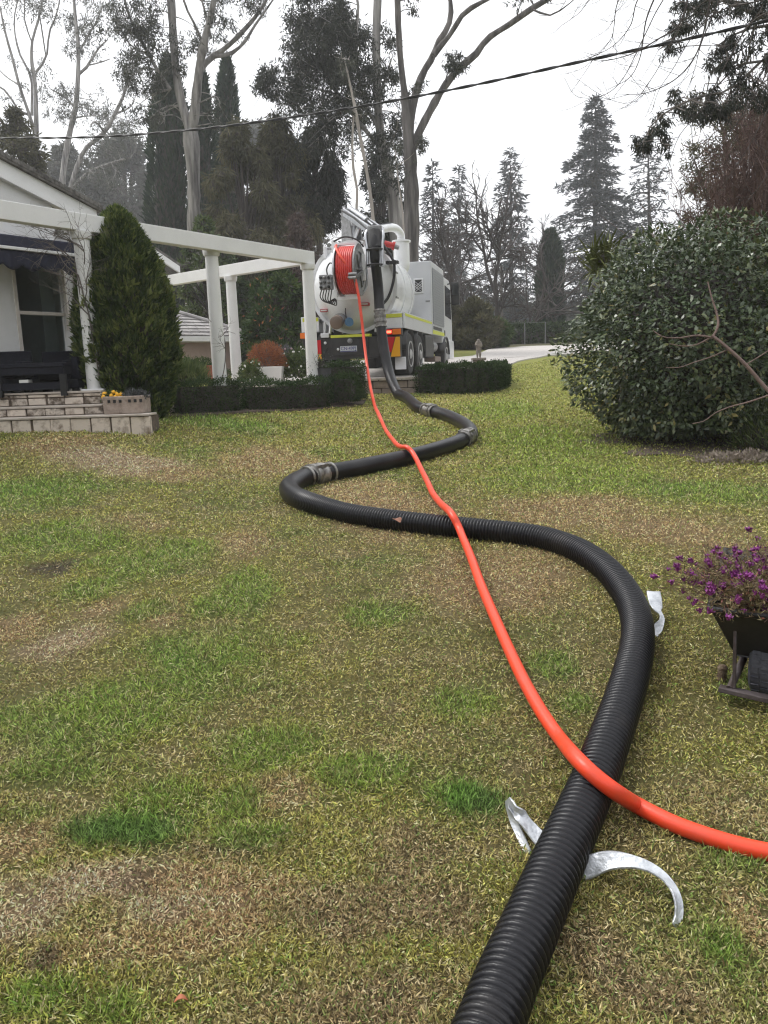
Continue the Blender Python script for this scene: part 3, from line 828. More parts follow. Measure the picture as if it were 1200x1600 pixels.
# valve stub at the bottom of the door
m = MB(); m.turn((-.24, .22, 1.33), (-.1, -1, -.25), [(0, .13), (.12, .13), (.12, .17), (.16, .17), (.16, .125), (.26, .125)], 24); vs_ = tb('outlet_valve', m, M_alu, rd, smooth=35)
m = MB(); m.turn((-.266, -.05, 1.262), (-.1, -1, -.25), [(0, .15), (.13, .15), (.15, .12)], 20); tb('valve_cap', m, M_tan, vs_, smooth=35)
m = MB(); m.turn((-.05, .12, 1.29), (.3, -1, -.3), [(0, .06), (.14, .06), (.14, .10), (.18, .10)], 16); tb('drain_plug', m, M_blue, rd, smooth=35)
M_stick = mat('warning_sticker', (.62, .60, .58), .5); M_stickr = mat('red_sticker_band', (.35, .03, .03), .5)
for (x, z, w) in ((-.66, 1.52, .17), (.36, 1.60, .20)):
    rr = math.hypot(x, z - CZ); yy = float(np.interp(rr, [0, .3, .55, .76, .90, .965], [.02, .03, .09, .19, .31, .42]))
    m = MB(); m.box((x - w / 2, yy - .11, z - .005), (x + w / 2, yy + .02, z + .06)); s_ = tb('warning_sticker', m, M_stickr, rd)
    m = MB(); m.box((x - w * .42, yy - .113, z + .012), (x + w * .42, yy - .1105, z + .044)); tb('sticker_text', m, M_stick, s_)
# saddle under the tank
m = MB(); m.box((-.55, .5, .985), (.55, 3.0, 1.25)); tb('tank_cradle', m, M_blk)
# rear bumper, panel, stripe, plate
bx('bumper', (-1.16, .0, .42), (1.16, .22, .90), M_blk)
bx('centre_panel', (-.46, -.035, .50), (.42, -.002, .90), M_blk)
bx('reflective_strip', (-.46, -.05, .905), (.47, .15, .965), M_yel, bevel=.004)
M_plate = mat('number_plate', (.50, .52, .54), .4); M_ptxt = mat('plate_blue', (.015, .02, .16), .5)
pl = bx('number_plate', (-.24, -.052, .58), (.16, -.0375, .71), M_plate, bevel=.004)
def text(name, body, size, M_, mm, parent, depth=.002):
    cu = bpy.data.curves.new(name, 'FONT'); cu.body = body; cu.size = size; cu.align_x = 'CENTER'; cu.align_y = 'CENTER'; cu.extrude = depth
    to = bpy.data.objects.new(name, cu); me = bpy.data.meshes.new_from_object(to); bpy.data.objects.remove(to)
    o = link(name, me, M_, parent); o.matrix_local = mm; return o
text('plate_lettering', 'CN·49PJ', .105, M_ptxt, Matrix.Translation((-.04, -.0545, .652)) @ Matrix.Rotation(rad(90), 4, 'X'), pl)
m = MB(); m.box((-.235, -.0555, .583), (.155, -.0525, .60)); tb('plate_foot', m, M_ptxt, pl)
m = MB(); m.turn((.0, -.04, .82), (0, -1, 0), [(0, .06), (.02, .06), (.03, .03), (.05, .03)], 14); tb('tow_hitch', m, M_gal)
m = MB(); m.ball((-.29, -.055, .645), .032); tb('plate_lamp', m, M_wlens, smooth=60)
# fairings and lights
for s in (-1, 1):
    m = MB(); m.box((s * 1.25 - (.05 if s > 0 else 0), .22, 1.07), (s * 1.25 + (0 if s > 0 else .05), 3.88, 1.40)); sf = tb('side_fairing', m, M_tw, bevel=.01)
    m = MB(); m.box((min(s * 1.252, s * 1.256), .24, 1.34), (max(s * 1.252, s * 1.256), 3.86, 1.40)); tb('yellow_band', m, M_yel, sf)
    m = MB(); m.box((min(s * .80, s * 1.19), .16, 1.07), (max(s * .80, s * 1.19), .215, 1.40)); rf = tb('rear_fairing', m, M_tw, bevel=.012)
    m = MB(); m.box((min(s * .80, s * 1.19), .150, 1.31), (max(s * .80, s * 1.19), .158, 1.395)); tb('yellow_band', m, M_yel, rf)
    m = MB(); m.box((min(s * .95, s * 1.25), .22, 1.40), (max(s * .95, s * 1.25), 3.88, 1.425)); tb('fender_top', m, M_tw)
    x0, x1 = sorted((s * .83, s * 1.21))
    lb = bx('light_box', (x0, -.02, .905), (x1, .12, 1.06), M_blk)
    xm = s * 1.0
    a0, a1 = sorted((s * .84, xm)); m = MB(); m.box((a0, -.05, .92), (a1, -.022, 1.045)); tl = tb('tail_light', m, M_red, lb, bevel=.008)
    a0, a1 = sorted((xm + s * .004, s * 1.2)); m = MB(); m.box((a0, -.05, .92), (a1, -.022, 1.045)); tb('indicator', m, M_org, lb, bevel=.008)
    if s > 0:
        m = MB(); m.box((.86, -.056, .955), (.98, -.0505, 1.01)); tb('lit_lamp', m, M_lit, lb)
    if s > 0:
        m = MB(); m.prism([(.86, -.045, .87), (1.06, -.045, .87), (.96, -.045, .52), (.86, -.045, .60)], (0, .012, 0)); tb('red_marker', m, M_red)
        m = MB(); m.prism([(1.075, -.045, .87), (1.17, -.045, .87), (1.17, -.045, .43), (.95, -.045, .43), (.97, -.045, .515)], (0, .012, 0)); tb('amber_marker', m, M_amb)
    else:
        m = MB(); m.box((-.86, -.045, .56), (-.70, -.033, .87)); tb('red_marker', m, M_red)
        m = MB(); m.box((-.86, -.045, .43), (-.70, -.033, .555)); tb('amber_marker', m, M_amb)
    m = MB(); m.box((min(s * .98, s * 1.24), .24, .14), (max(s * .98, s * 1.24), .27, .425)); tb('mud_flap', m, M_tw if s > 0 else M_rub, bevel=.02)
bx('reverse_lamp', (-.70, -.05, .92), (-.50, -.005, 1.02), M_wlens)
m = MB(); m.ball((-.60, -.03, .80), .035); tb('marker_lamp', m, M_wlens, smooth=60)
m = MB(); m.tube([(-.55, -.02, .68), (-.66, -.06, .55), (-.62, -.03, .45)], .015, 6); tb('brake_hose', m, M_rub)
# wheels
def wheel(x, y, w, s):
    m = MB(); m.turn((x, y, .50), (s, 0, 0), [(-w / 2, .30), (-w / 2 + .01, .46), (-w / 2 + .05, .495), (w / 2 - .05, .495), (w / 2 - .01, .46), (w / 2, .30)], 36)
    t = tb('wheel', m, M_rub, smooth=35)
    m = MB(); m.turn((x + s * (w / 2 - .02), y, .50), (s, 0, 0), [(.0, .31), (.035, .30), (.03, .275), (-.04, .24), (-.05, .14), (.02, .12), (.05, .08), (.06, .0)], 28, cap=False); rm = tb('rim', m, M_rim, t, smooth=35)
    for k in range(10):
        a = k * math.pi / 5; m = MB(); m.turn((x + s * (w / 2 - .065), y + math.cos(a) * .185, .5 + math.sin(a) * .185), (s, 0, 0), [(0, .018), (.03, .018)], 6); tb('wheel_nut', m, M_gal, rm)
for s in (-1, 1):
    for y in (.88, 2.14): wheel(s * .98, y, .50, s)
    wheel(s * 1.07, 6.65, .30, s)
    for y, w in ((.88, .54), (2.14, .54), (6.65, .36)):                              # mudguards
        m = MB(); pts = [(s * (1.245 - w), y + .60 * math.cos(a), .5 + .60 * math.sin(a)) for a in np.linspace(.15, math.pi - .15, 14)]
        vs = []; fs = []
        for i, p in enumerate(pts): vs += [p, (s * 1.24, p[1], p[2])]
        fs = [(2 * i, 2 * i + 1, 2 * i + 3, 2 * i + 2) for i in range(13)]
        m.add(vs, fs); o = tb('mudguard', m, M_blk, smooth=60); sd = o.modifiers.new('thick', 'SOLIDIFY'); sd.thickness = .02
bx('fuel_tank', (.70, 3.0, .45), (1.22, 4.3, 1.04), M_blk, bevel=.04)
m = MB(); m.turn((1.02, 4.55, .78), (0, 1, 0), [(0, .0), (.03, .13), (.06, .16), (.7, .16), (.75, .12), (.77, 0)], 18, cap=False); tb('air_tank', m, M_gal, smooth=40)
bx('step_box', (.9, 4.5, .35), (1.22, 5.5, .5), M_tan)
# equipment cabinet behind the cab
cab_ = bx('equipment_cabinet', (-1.25, 3.92, 1.08), (1.25, 6.1, 3.02), M_tg, bevel=.015)
for s in (-1, 1):
    x0, x1 = sorted((s * 1.2525, s * 1.262)); m = MB(); m.box((x0, 4.05, 1.36), (x1, 6.0, 2.86)); sh = tb('roller_shutter', m, M_shut, cab_)
    m = MB()
    for k in range(22): z = 1.38 + k * .067; m.box((min(s * 1.2625, s * 1.27), 4.06, z), (max(s * 1.2625, s * 1.27), 5.99, z + .05))
    m.build('shutter_slats', M_shut, cab_, local=True, kind='stuff')
    m = MB(); m.box((min(s * 1.2525, s * 1.258), 4.0, 1.10), (max(s * 1.2525, s * 1.258), 6.05, 1.20)); tb('yellow_band', m, M_yel, cab_)
    m = MB(); m.box((min(s * 1.2525, s * 1.257), 4.1, 1.22), (max(s * 1.2525, s * 1.257), 5.6, 1.31)); tb('lettering_band', m, M_blk, cab_)
vf = bx('vent_frame', (.76, 3.895, 2.18), (1.03, 3.917, 2.58), M_tw, cab_)
m = MB(); m.box((.80, 3.890, 2.22), (.99, 3.8945, 2.54)); tb('vent_grille', m, M_blk, cab_)
m = MB()
for k in range(-3, 8):
    z = 2.22 + k * .064
    for sgn in (1, -1):
        pa, pb = np.array([.80, 3.886, z]), np.array([.99, 3.886, z + .15])
        if sgn < 0: pa[2], pb[2] = pb[2], pa[2]
        if min(pa[2], pb[2]) >= 2.215 and max(pa[2], pb[2]) <= 2.545: m.bar(pa, pb, .010, .008, up=(0, 1, 0))
tb('vent_lattice', m, M_tw, cab_)
bx('name_sticker', (1.08, 3.914, 1.94), (1.20, 3.918, 1.985), M_gal, cab_, bevel=0)
m = MB(); m.turn((1.05, 5.7, 3.021), (0, 0, 1), [(0, .09), (.03, .09), (.09, .075), (.12, .04), (.125, 0)], 14, cap=False); tb('beacon', m, M_redp, smooth=40)
# cab
m = MB(); m.prism([(-1.18, 6.2, .75), (-1.18, 8.15, .75), (-1.18, 8.25, 1.5), (-1.18, 7.95, 2.75), (-1.18, 7.7, 2.9), (-1.18, 6.2, 2.9)], (2.36, 0, 0)); cb = tb('cab', m, M_tw, bevel=.03)
for s in (-1, 1):
    x0, x1 = sorted((s * 1.182, s * 1.19)); m = MB(); m.prism([(x0, 6.75, 1.75), (x0, 8.0, 1.7), (x0, 7.86, 2.62), (x0, 6.75, 2.66)], (x1 - x0, 0, 0)); tb('side_window', m, M_wing, cb)
    m = MB(); m.tube([(s * 1.18, 7.35, 2.75), (s * 1.40, 7.3, 2.78), (s * 1.42, 7.3, 2.2), (s * 1.18, 7.35, 2.15)], .022, 6); ma = tb('mirror_arm', m, M_blk, cb)
    x0, x1 = sorted((s * 1.31, s * 1.56)); m = MB(); m.box((x0, 7.24, 2.10), (x1, 7.36, 2.80)); mh = tb('mirror', m, M_blk, cb, bevel=.03)
    m = MB(); m.box((x0 + .03, 7.232, 2.40), (x1 - .03, 7.2385, 2.74)); tb('mirror_glass', m, M_wing, mh)
    m = MB(); m.box((min(s * 1.0, s * 1.24), 7.3, .45), (max(s * 1.0, s * 1.24), 8.2, 1.05)); tb('front_fender', m, M_tw, cb, bevel=.05)
    m = MB(); m.box((min(s * 1.185, s * 1.2), 6.5, 1.15), (max(s * 1.185, s * 1.2), 6.62, 1.3)); tb('door_handle', m, M_blk, cb)
m = MB(); m.prism([(-1.0, 8.19, 1.75), (1.0, 8.19, 1.75), (1.0, 8.02, 2.6), (-1.0, 8.02, 2.6)], (0, .04, 0)); tb('windscreen', m, M_wing, cb)
# filter cyclone and pipe
m = MB(); m.turn((.62, 3.08, 2.55), (0, 0, 1), [(0, .10), (.22, .20), (.30, .21), (.86, .21), (.86, .245), (.90, .245), (.90, .10), (.92, .0)], 28, cap=False); fc = tb('filter_cylinder', m, M_tw, smooth=35)
m = MB(); m.tube(catmull([(.62, 3.08, 3.45), (.62, 3.06, 3.58), (.57, 2.85, 3.69), (.48, 2.5, 3.69), (.30, 1.75, 3.50), (.26, 1.62, 3.42), (.25, 1.58, 3.25), (.25, 1.58, 2.98)], .06), .105, 16); tb('air_pipe', m, M_tw, fc, smooth=50)
m = MB(); m.bar((.50, 2.45, 3.80), (.36, 1.95, 3.70), .05, .02); tb('pipe_plate', m, M_blk, fc)
m = MB(); m.turn((.42, 1.35, 3.02), (0, 0, 1), [(0, .12), (.12, .12), (.12, .09), (.28, .09), (.28, .12), (.34, .12), (.36, .05)], 18); rv = tb('relief_valve', m, M_redp, smooth=35)
m = MB(); m.turn((.55, 1.4, 3.14), (1, .2, -.3), [(0, .07), (.2, .07), (.2, .10), (.26, .10)], 16); tb('valve_body', m, M_redp, rv, smooth=35)
m = MB(); m.turn((.78, 1.44, 3.06), (1, .2, -.3), [(0, .06), (.12, .05)], 12); tb('valve_spout', m, M_gal, rv)
# hose reel
rc = np.array([.22, -.62, 2.30])
RD = np.array([.16, 0, -.13])
rl = bpy.data.objects.new('hose_reel', None); COL.objects.link(rl); rl.parent = truck
for s, mt in ((-1, M_alu), (1, M_gal)):
    m = MB(); m.turn(rc + np.array([s * .225, 0, 0]), (s, 0, 0), [(-.012, .38), (-.012, .52), (-.02, .53), (-.02, .545), (.014, .545), (.014, .53), (.012, .52), (.012, .38)], 44, closed=True); tb('flange', m, mt, rl, smooth=35)
    m = MB()
    for k in range(6):
        a = k * math.pi / 3; m.bar(rc + np.array([s * .225, 0, 0]), rc + np.array([s * .225, .42 * math.cos(a), .42 * math.sin(a)]), .05, .02, up=(1, 0, 0))
    tb('flange_spokes', m, mt, rl)
m = MB(); m.turn(rc, (1, 0, 0), [(-.30, .06), (.30, .06)], 14); tb('axle', m, M_gal, rl)
m = MB(); m.turn(rc, (1, 0, 0), [(-.21, .40), (.21, .40)], 30); tb('drum', m, M_gal, rl, smooth=40)
# reel frame, control block
class MS(MB):
    def build(s, *a, **k):
        s.v = [(x + RD[0], y + RD[1], z + RD[2]) for x, y, z in s.v]; return MB.build(s, *a, **k)
m = MS()
m.bar((-.27, -.62, 2.95), (-.27, -.62, 1.80), .06, .09, up=(0, 1, 0)); m.bar((.38, -.62, 2.75), (.38, -.62, 2.2), .06, .09, up=(0, 1, 0))
m.bar((-.30, -.62, 1.84), (.28, -.72, 1.84), .05, .07); m.bar((-.27, -.6, 3.02), (-.27, .5, 3.02), .05, .07); m.bar((-.27, -.6, 1.95), (-.27, .25, 1.95), .05, .07); m.bar((-.27, -.62, 2.99), (.40, -.62, 2.99), .05, .06)
tb('reel_frame', m, M_tw, rl, bevel=.008)
vb = tb('valve_block', MS().box((-.62, -.72, 2.05), (-.34, -.55, 2.36)), M_gal, bevel=.01)
for k in range(3):
    for j in range(3):
        m = MS(); m.turn((-.58 + .09 * k, -.72, 2.1 + .1 * j), (0, -1, 0), [(0, .03), (.05, .03), (.06, .016)], 8); tb('knob', m, M_gal if (k + j) % 2 else M_blk, vb)
m = MS()
for k in range(5):
    x = -.60 + .06 * k
    m.tube(catmull([(x, -.64, 2.05), (x - .03, -.66, 1.9 - .03 * k), (x + .10, -.68, 1.78 - .02 * k), (-.27, -.65, 1.86)], .04), .013, 5)
m.tube(catmull([(-.45, -.64, 2.36), (-.47, -.6, 2.5), (-.38, -.6, 2.62), (-.29, -.6, 2.55)], .04), .016, 6)
tb('hydraulic_lines', m, M_rub, smooth=60)
m = MS(); m.tube([(-.27, .15, 1.84), (-.27, .05, 1.62), (-.26, .12, 1.42)], .012, 5); tb('drain_line', m, M_blk)
m = MS(); m.tube(catmull([(-.28, -.62, 3.06), (0, -.66, 3.13), (.3, -.65, 3.02), (.38, -.6, 2.9)], .05), .02, 6); tb('guide_hose', m, M_rub, smooth=60)
# hose guide rollers where the red hose leaves the reel
m = MS(); m.turn((.27, -1.16, 2.28), (1, 0, 0), [(-.09, .035), (.09, .035)], 10); m.turn((.27, -1.20, 2.20), (1, 0, 0), [(-.08, .03), (.08, .03)], 10); m.bar((.36, -.62, 2.4), (.36, -1.2, 2.22), .04, .05); m.bar((.18, -1.0, 2.24), (.18, -1.2, 2.22), .03, .04)
tb('guide_roller', m, M_gal, smooth=40)
RD = np.array([.20, 0, -.24])
# boom: turret, twin arms, rams, nozzle hoop
b0, b1 = np.array([-.37, .95, 4.06]), np.array([.58, -.52, 3.36])
bd = unit(b1 - b0); bs = unit(np.cross(bd, (0, 0, 1)))
boom = bpy.data.objects.new('boom', None); COL.objects.link(boom); boom.parent = truck
m = MS(); m.turn((-.33, .95, 2.98), (0, 0, 1), [(0, .22), (.14, .22), (.14, .17), (.30, .15), (.75, .12)], 20); tb('turret', m, M_alu, boom, smooth=35)
m = MS()
for s in (-1, 1): m.prism([np.array([-.33, .95, 3.3]) + bs * s * .12 + np.array(o_) for o_ in ((-.16, .12, 0), (.22, -.25, .0), (.10, -.10, .80), (-.12, .1, .86))], bs * .02)
tb('turret_plate', m, M_gal, boom)
m = MS()
for s in (-1, 1):
    m.bar(b0 + bs * s * .13, b1 + bs * s * .13, .055, .17)
for t in (.02, .3, .6, .98): m.bar(b0 + (b1 - b0) * t - bs * .15, b0 + (b1 - b0) * t + bs * .15, .07, .10)
tb('arm', m, M_alu, boom, bevel=.01)
m = MS(); m.tube([b0 + bs * .0 + (0, 0, .10), b1 - bd * .5 + (0, 0, .10)], .06, 10); m.tube([b1 - bd * .5 + (0, 0, .10), b1 - bd * .1 + (0, 0, .08)], .022, 8); tb('extension_ram', m, M_alu, boom, smooth=40)
m = MS(); m.tube([(-.30, .80, 3.25), (-.05, .5, 3.62)], .045, 10); m.tube([(-.05, .5, 3.62), b0 + bd * 1.05 - np.array([0, 0, .07])], .025, 8); tb('lift_ram', m, M_alu, boom, smooth=40)
m = MS()
for s in (-1.6, -1.3, 1.3, 1.6): m.tube([b0 + bs * s * .12 + (0, 0, .03), (b0 + b1) / 2 + bs * s * .12 + (0, 0, .06), b1 + bs * s * .10], .014, 5)
tb('boom_lines', m, M_rub, boom)
# head of the boom: dark hood and the two hanging guide rods with a ring
hx = np.array([.615, -.66, 3.12])
m = MS(); m.turn(hx + (0, .02, .02), (.08, -.25, -1), [(-.22, .06), (-.18, .15), (0, .165), (.2, .16), (.2, .13)], 20); hd = tb('boom_head', m, M_blk, boom, smooth=35)
m = MS(); m.box((.45, -.66, 3.28), (.76, -.40, 3.43)); tb('head_bracket', m, M_gal, boom, bevel=.02)
for (x0, x1) in ((.415, .455), (.80, .785)):
    m = MS(); m.tube(catmull([(x0 + (.06 if x0 < .6 else -.08), -.50, 3.42), (x0 - (.0 if x0 < .6 else -.0), -.66, 3.26), (x1, -.72, 2.95), (x1, -.74, 2.56)], .05), .034, 8); tb('guide_rod', m, M_alu, boom, smooth=60)
    m = MS(); m.tube([(x1 + (.06 if x0 < .6 else -.06), -.70, 3.02), (x1 + (.06 if x0 < .6 else -.06), -.73, 2.56)], .02, 8); tb('inner_rod', m, M_alu, boom, smooth=60)
for z in (2.60, 2.92):
    m = MS(); m.tube([(.62 + .17 * math.cos(a), -.73 + .15 * math.sin(a), z) for a in np.linspace(0, 2 * math.pi, 19)], .02, 6); tb('guide_ring', m, M_blk, boom, smooth=60)
m = MS(); m.tube(catmull([(.42, -.72, 2.56), (.44, -.75, 2.35), (.40, -.78, 2.1), (.36, -.80, 2.05)], .05), .022, 6); tb('pendant_handle', m, M_alu, boom, smooth=60)
# black service hose down the right of the tank with its bracket
m = MB(); m.tube(catmull([(.70, .35, 3.05), (.86, .30, 2.80), (1.0, .32, 2.55), (1.02, .28, 2.3), (.96, .26, 2.0), (.86, .22, 1.75), (.74, .16, 1.6)], .06), .032, 8); tb('service_hose', m, M_hoseb, smooth=60)
m = MB(); m.box((.84, .20, 2.50), (1.12, .36, 2.56)); m.turn((.9, .24, 2.52), (0, -1, 0), [(0, .04), (.10, .04)], 8); m.turn((1.06, .24, 2.52), (0, -1, 0), [(0, .05), (.10, .05)], 8); tb('hose_bracket', m, M_blk)
# ------------------------------------------------------------------ black suction hose
HR = .106
M_hose = mat('black_hose_rubber', (.006, .006, .008), .36, c2=(.020, .018, .018), scale=3.5, lo=.5, hi=.85, bump=.12, bscale=90, spec=.34)
M_rib = mat('dusty_ribbed_rubber', (.0065, .0065, .009), .36, c2=(.045, .039, .034), scale=2.6, lo=.54, hi=.85, bump=.10, bscale=70, spec=.36, detail=9)
RIB_R = .073
M_ring = mat('worn_coupling_metal', (.34, .33, .31), .45, metal=.75, c2=(.13, .12, .11), scale=16, lo=.4, hi=.65)
M_ring2 = mat('dark_coupling_metal', (.10, .095, .09), .5, metal=.6, c2=(.25, .24, .22), scale=20)
drop = [TW(.70, -.30, 3.14), TW(.78, -.52, 3.10), TW(.82, -.70, 2.91), TW(.82, -.735, 2.60), P(591, 450, 17.35), P(594, 497, 17.25), P(600, 545, 17.1), P(608, 583, 16.8)]
drop += [P(620, 612, 16.2), P(634, 629, 15.6)]
gpx = [(655, 637), (672, 642), (695, 648), (716, 657), (732, 668), (736, 677), (728, 684), (700, 696), (650, 711), (600, 722), (550, 732), (503, 740), (473, 747), (455, 757), (452, 768), (466, 780),
       (500, 791), (550, 803), (610, 812), (670, 819), (740, 826), (800, 832), (850, 840), (900, 857), (940, 882), (970, 914), (988, 945), (996, 978), (995, 1012), (985, 1055), (968, 1110), (948, 1165),
       (929, 1215), (903, 1275), (876, 1335), (850, 1395), (824, 1455), (793, 1525), (764, 1600), (725, 1700), (695, 1800)]
pts = drop + [G(px, py, (.098 if i < 14 else .078) * .93) for i, (px, py) in enumerate(gpx)]
path = catmull(pts, .02)
# keep the hose resting on the lawn once it is down
for i in range(len(path)):
    if path[i, 1] < 15.2: path[i, 2] = gz(path[i, 0], path[i, 1]) + HR * .93
    else: path[i, 2] = max(path[i, 2], gz(path[i, 0], path[i, 1]) + HR * .93)
def near_index(px, py, h=HR, d=None):
    q = G(px, py, h) if d is None else P(px, py, d)
    return int(np.argmin(((path - q) ** 2).sum(1)))
i_c = [near_index(0, 0, d=1)] * 0
cpl = [near_index(594, 499, d=17.25), near_index(670, 641), near_index(731, 682), near_index(503, 740)]
i_rib = near_index(462, 778)
s_i = np.arange(len(path)) * .02
HRS = np.interp(s_i, [0, s_i[cpl[0]], s_i[cpl[1]], s_i[cpl[2]], s_i[cpl[3]], s_i[i_rib], s_i[i_rib] + .6, s_i[-1]], [.108, .112, .100, .094, .094, .090, .078, RIB_R])
for i in range(len(path)):
    if path[i, 1] < 15.2: path[i, 2] = gz(path[i, 0], path[i, 1]) + HRS[i] * .92
hose = thing('suction_hose', path[len(path) // 2], 'thick black suction hose snaking down the lawn from the truck boom', 'hose')
def sweep(path, radii, n):
    k = len(path); T = unit(np.gradient(path, axis=0)); u = unit(np.cross(T[0], (0.31, .2, .9)))
    a = np.arange(n) * 2 * math.pi / n; V = np.empty((k, n, 3))
    for i in range(k):
        u = u - (u @ T[i]) * T[i]; u /= np.linalg.norm(u); w = np.cross(T[i], u)
        V[i] = path[i] + radii[i] * (np.cos(a)[:, None] * u + np.sin(a)[:, None] * w)
    idx = np.arange(k * n).reshape(k, n); nx_ = np.roll(idx, -1, 1)
    F = np.stack([idx[:-1], nx_[:-1], nx_[1:], idx[1:]], -1).reshape(-1, 4)
    return V.reshape(-1, 3), F
bounds = [0] + cpl + [len(path) - 1]
for a, b in zip(bounds[:-1], bounds[1:]):
    seg = path[a:b + 1]
    last = b == len(path) - 1
    if last:
        ir = i_rib - a; smooth_part = seg[:ir + 1]
        V, F = sweep(smooth_part, HRS[a:a + len(smooth_part)], 28); np_mesh('hose_section', V, F, M_hose, hose, smooth=True)
        rp = catmull(seg[ir:], .004); rb_ = np.interp(np.linspace(0, 1, len(rp)), np.linspace(0, 1, len(seg[ir:])), HRS[a + ir:b + 1]); s = np.arange(len(rp)) * .004
        ph = (s / .024) % 1
        grow = np.clip(s / .5, 0, 1)
        V, F = sweep(rp, rb_ + grow * (.015 * np.power(np.abs(np.sin(math.pi * ph)), .62) - .0125), 30)
        np_mesh('ribbed_section', V, F, M_rib, hose, smooth=True)
    else:
        r = HRS[a:b + 1]
        V, F = sweep(seg, r, 28); np_mesh('hose_section', V, F, M_hose, hose, smooth=True)
for n_, ci in enumerate(cpl):
    t = unit(path[ci + 3] - path[ci - 3]); c = path[ci]; R_ = HRS[ci]
    m = MB(); m.turn(c, t, [(-.20, R_ + .001), (-.20, R_ + .012), (-.165, R_ + .012), (-.165, R_ + .003), (-.09, R_ + .004), (-.085, R_ + .022), (-.05, R_ + .026), (-.02, R_ + .012), (.02, R_ + .012), (.05, R_ + .026), (.085, R_ + .022), (.09, R_ + .004), (.15, R_ + .003), (.15, R_ + .012), (.185, R_ + .012), (.185, R_ + .001)], 28, cap=False)
    cp = m.build('coupling', M_ring2 if n_ in (0,) else M_ring, hose, smooth=35)
    for q in (-.182, .167):
        m = MB(); m.turn(c + t * q, t, [(-.016, R_ + .013), (-.014, R_ + .018), (.014, R_ + .018), (.016, R_ + .013)], 28, cap=False); m.build('band', M_ring, cp, smooth=35)
    side = unit(np.cross(t, (0, 0, 1))) if n_ else unit(np.cross(t, (1, 0, 0)))
    for s in (-1, 1):
        m = MB(); p0 = c + side * s * (R_ + .03); up_ = unit(np.cross(side, t))
        if n_: p0 = c + (up_ * .75 + side * s * .62) * (R_ + .03)
        m.bar(p0 - t * .10, p0 + t * .09, .03, .018, up=side); m.ball(p0 - t * .1, .02, 8, 6); m.build('cam_lever', M_ring2, cp)

# ------------------------------------------------------------------ orange-red water hose
OR = .027
M_ohose = mat('orange_red_hose', (.76, .058, .018), .42, c2=(.46, .075, .045), scale=9, lo=.42, hi=1.0, spec=.5, bump=.05, bscale=80)
oc = [TW(.06, -1.0, 2.67), TW(.18, -1.10, 2.50), P(553, 432, 17.0), P(559, 455, 16.95), P(564, 490, 16.9), P(568, 525, 16.8), P(573, 568, 16.4), P(578, 600, 15.7), P(584, 628, 14.8)]
og = [(592, 648), (603, 672), (613, 686), (622, 696), (630, 699), (638, 700), (648, 713), (658, 733), (668, 753), (677, 772), (690, 788), (703, 800), (714, 818), (724, 842),
      (735, 868), (752, 915), (772, 962), (796, 1016), (820, 1066), (848, 1115), (876, 1155), (903, 1187), (935, 1217), (972, 1244), (1010, 1266), (1055, 1288), (1110, 1308), (1170, 1325), (1240, 1338), (1340, 1350)]
oq = catmull([(a, b, 0) for a, b in og], 3.0)[:, :2]
def on_top(px, py):
    """distance along the pixel's ray to the lawn or to the top of the black hose, whichever comes first"""
    v = ray(px, py); v = v / np.linalg.norm(v); f_ = lambda t: EYE + v[2] * t - gz(v[0] * t, v[1] * t) - .025
    q = G(px, py, .025); tg = float(np.linalg.norm(q - np.array([0, 0, EYE])))
    rel = path - np.array([0, 0, EYE]); al = rel @ v; perp = np.linalg.norm(rel - al[:, None] * v, axis=1); rr = HRS + OR + .004
    hit = (perp < rr) & (path[:, 1] < 15)
    return min(tg, float((al[hit] - np.sqrt(rr[hit] ** 2 - perp[hit] ** 2)).min())) if hit.any() else tg
ot = np.array([on_top(a, b) for a, b in oq])
w_ = 4; ot2 = np.array([ot[max(0, i - w_):i + w_ + 1].min() for i in range(len(ot))])
kz = np.hanning(13); kz /= kz.sum(); ot = np.minimum(ot, np.convolve(np.pad(ot2, 6, mode='edge'), kz, mode='valid')); ot = np.convolve(np.pad(ot, 6, mode='edge'), kz, mode='valid')
o3 = np.array([np.array([0, 0, EYE]) + ray(a, b) / np.linalg.norm(ray(a, b)) * t for (a, b), t in zip(oq, ot)])
opath = catmull(np.vstack([np.array(oc), o3[::3]]), .012)
water = thing('water_hose', opath[len(opath) // 2], 'long orange-red water hose running from the truck reel over the black hose', 'hose')
rads = np.full(len(opath), OR); rads[opath[:, 1] > 12] = .031
V, F = sweep(opath, rads, 16); np_mesh('hose_line', V, F, M_ohose, water, smooth=True)
M_coil = mat('red_hose_windings', (.60, .032, .020), .38, c2=(.50, .028, .02), scale=4)
m = MB()
for lay, rr in ((0, .40), (1, .44), (2, .485)):
    nw = 8
    hp = [TW(rc[0] - .18 + .36 * (i / (nw * 24)), rc[1] + rr * math.cos(i * math.pi / 12), rc[2] + rr * math.sin(i * math.pi / 12)) for i in range(nw * 24 + 1)]
    if lay == 2: m.tube(hp, .026, 8)
m.turn(TW(*rc), TW(1, 0, 0) - TW(0, 0, 0), [(-.2, .465), (.2, .465)], 30)
m.build('hose_coil', M_coil, water, smooth=60)
m = MB(); m.tube([opath[0], TW(.0, -.90, 2.77), TW(-.01, -.80, 2.81)], .03, 8); m.build('hose_end', M_ohose, water, smooth=60)
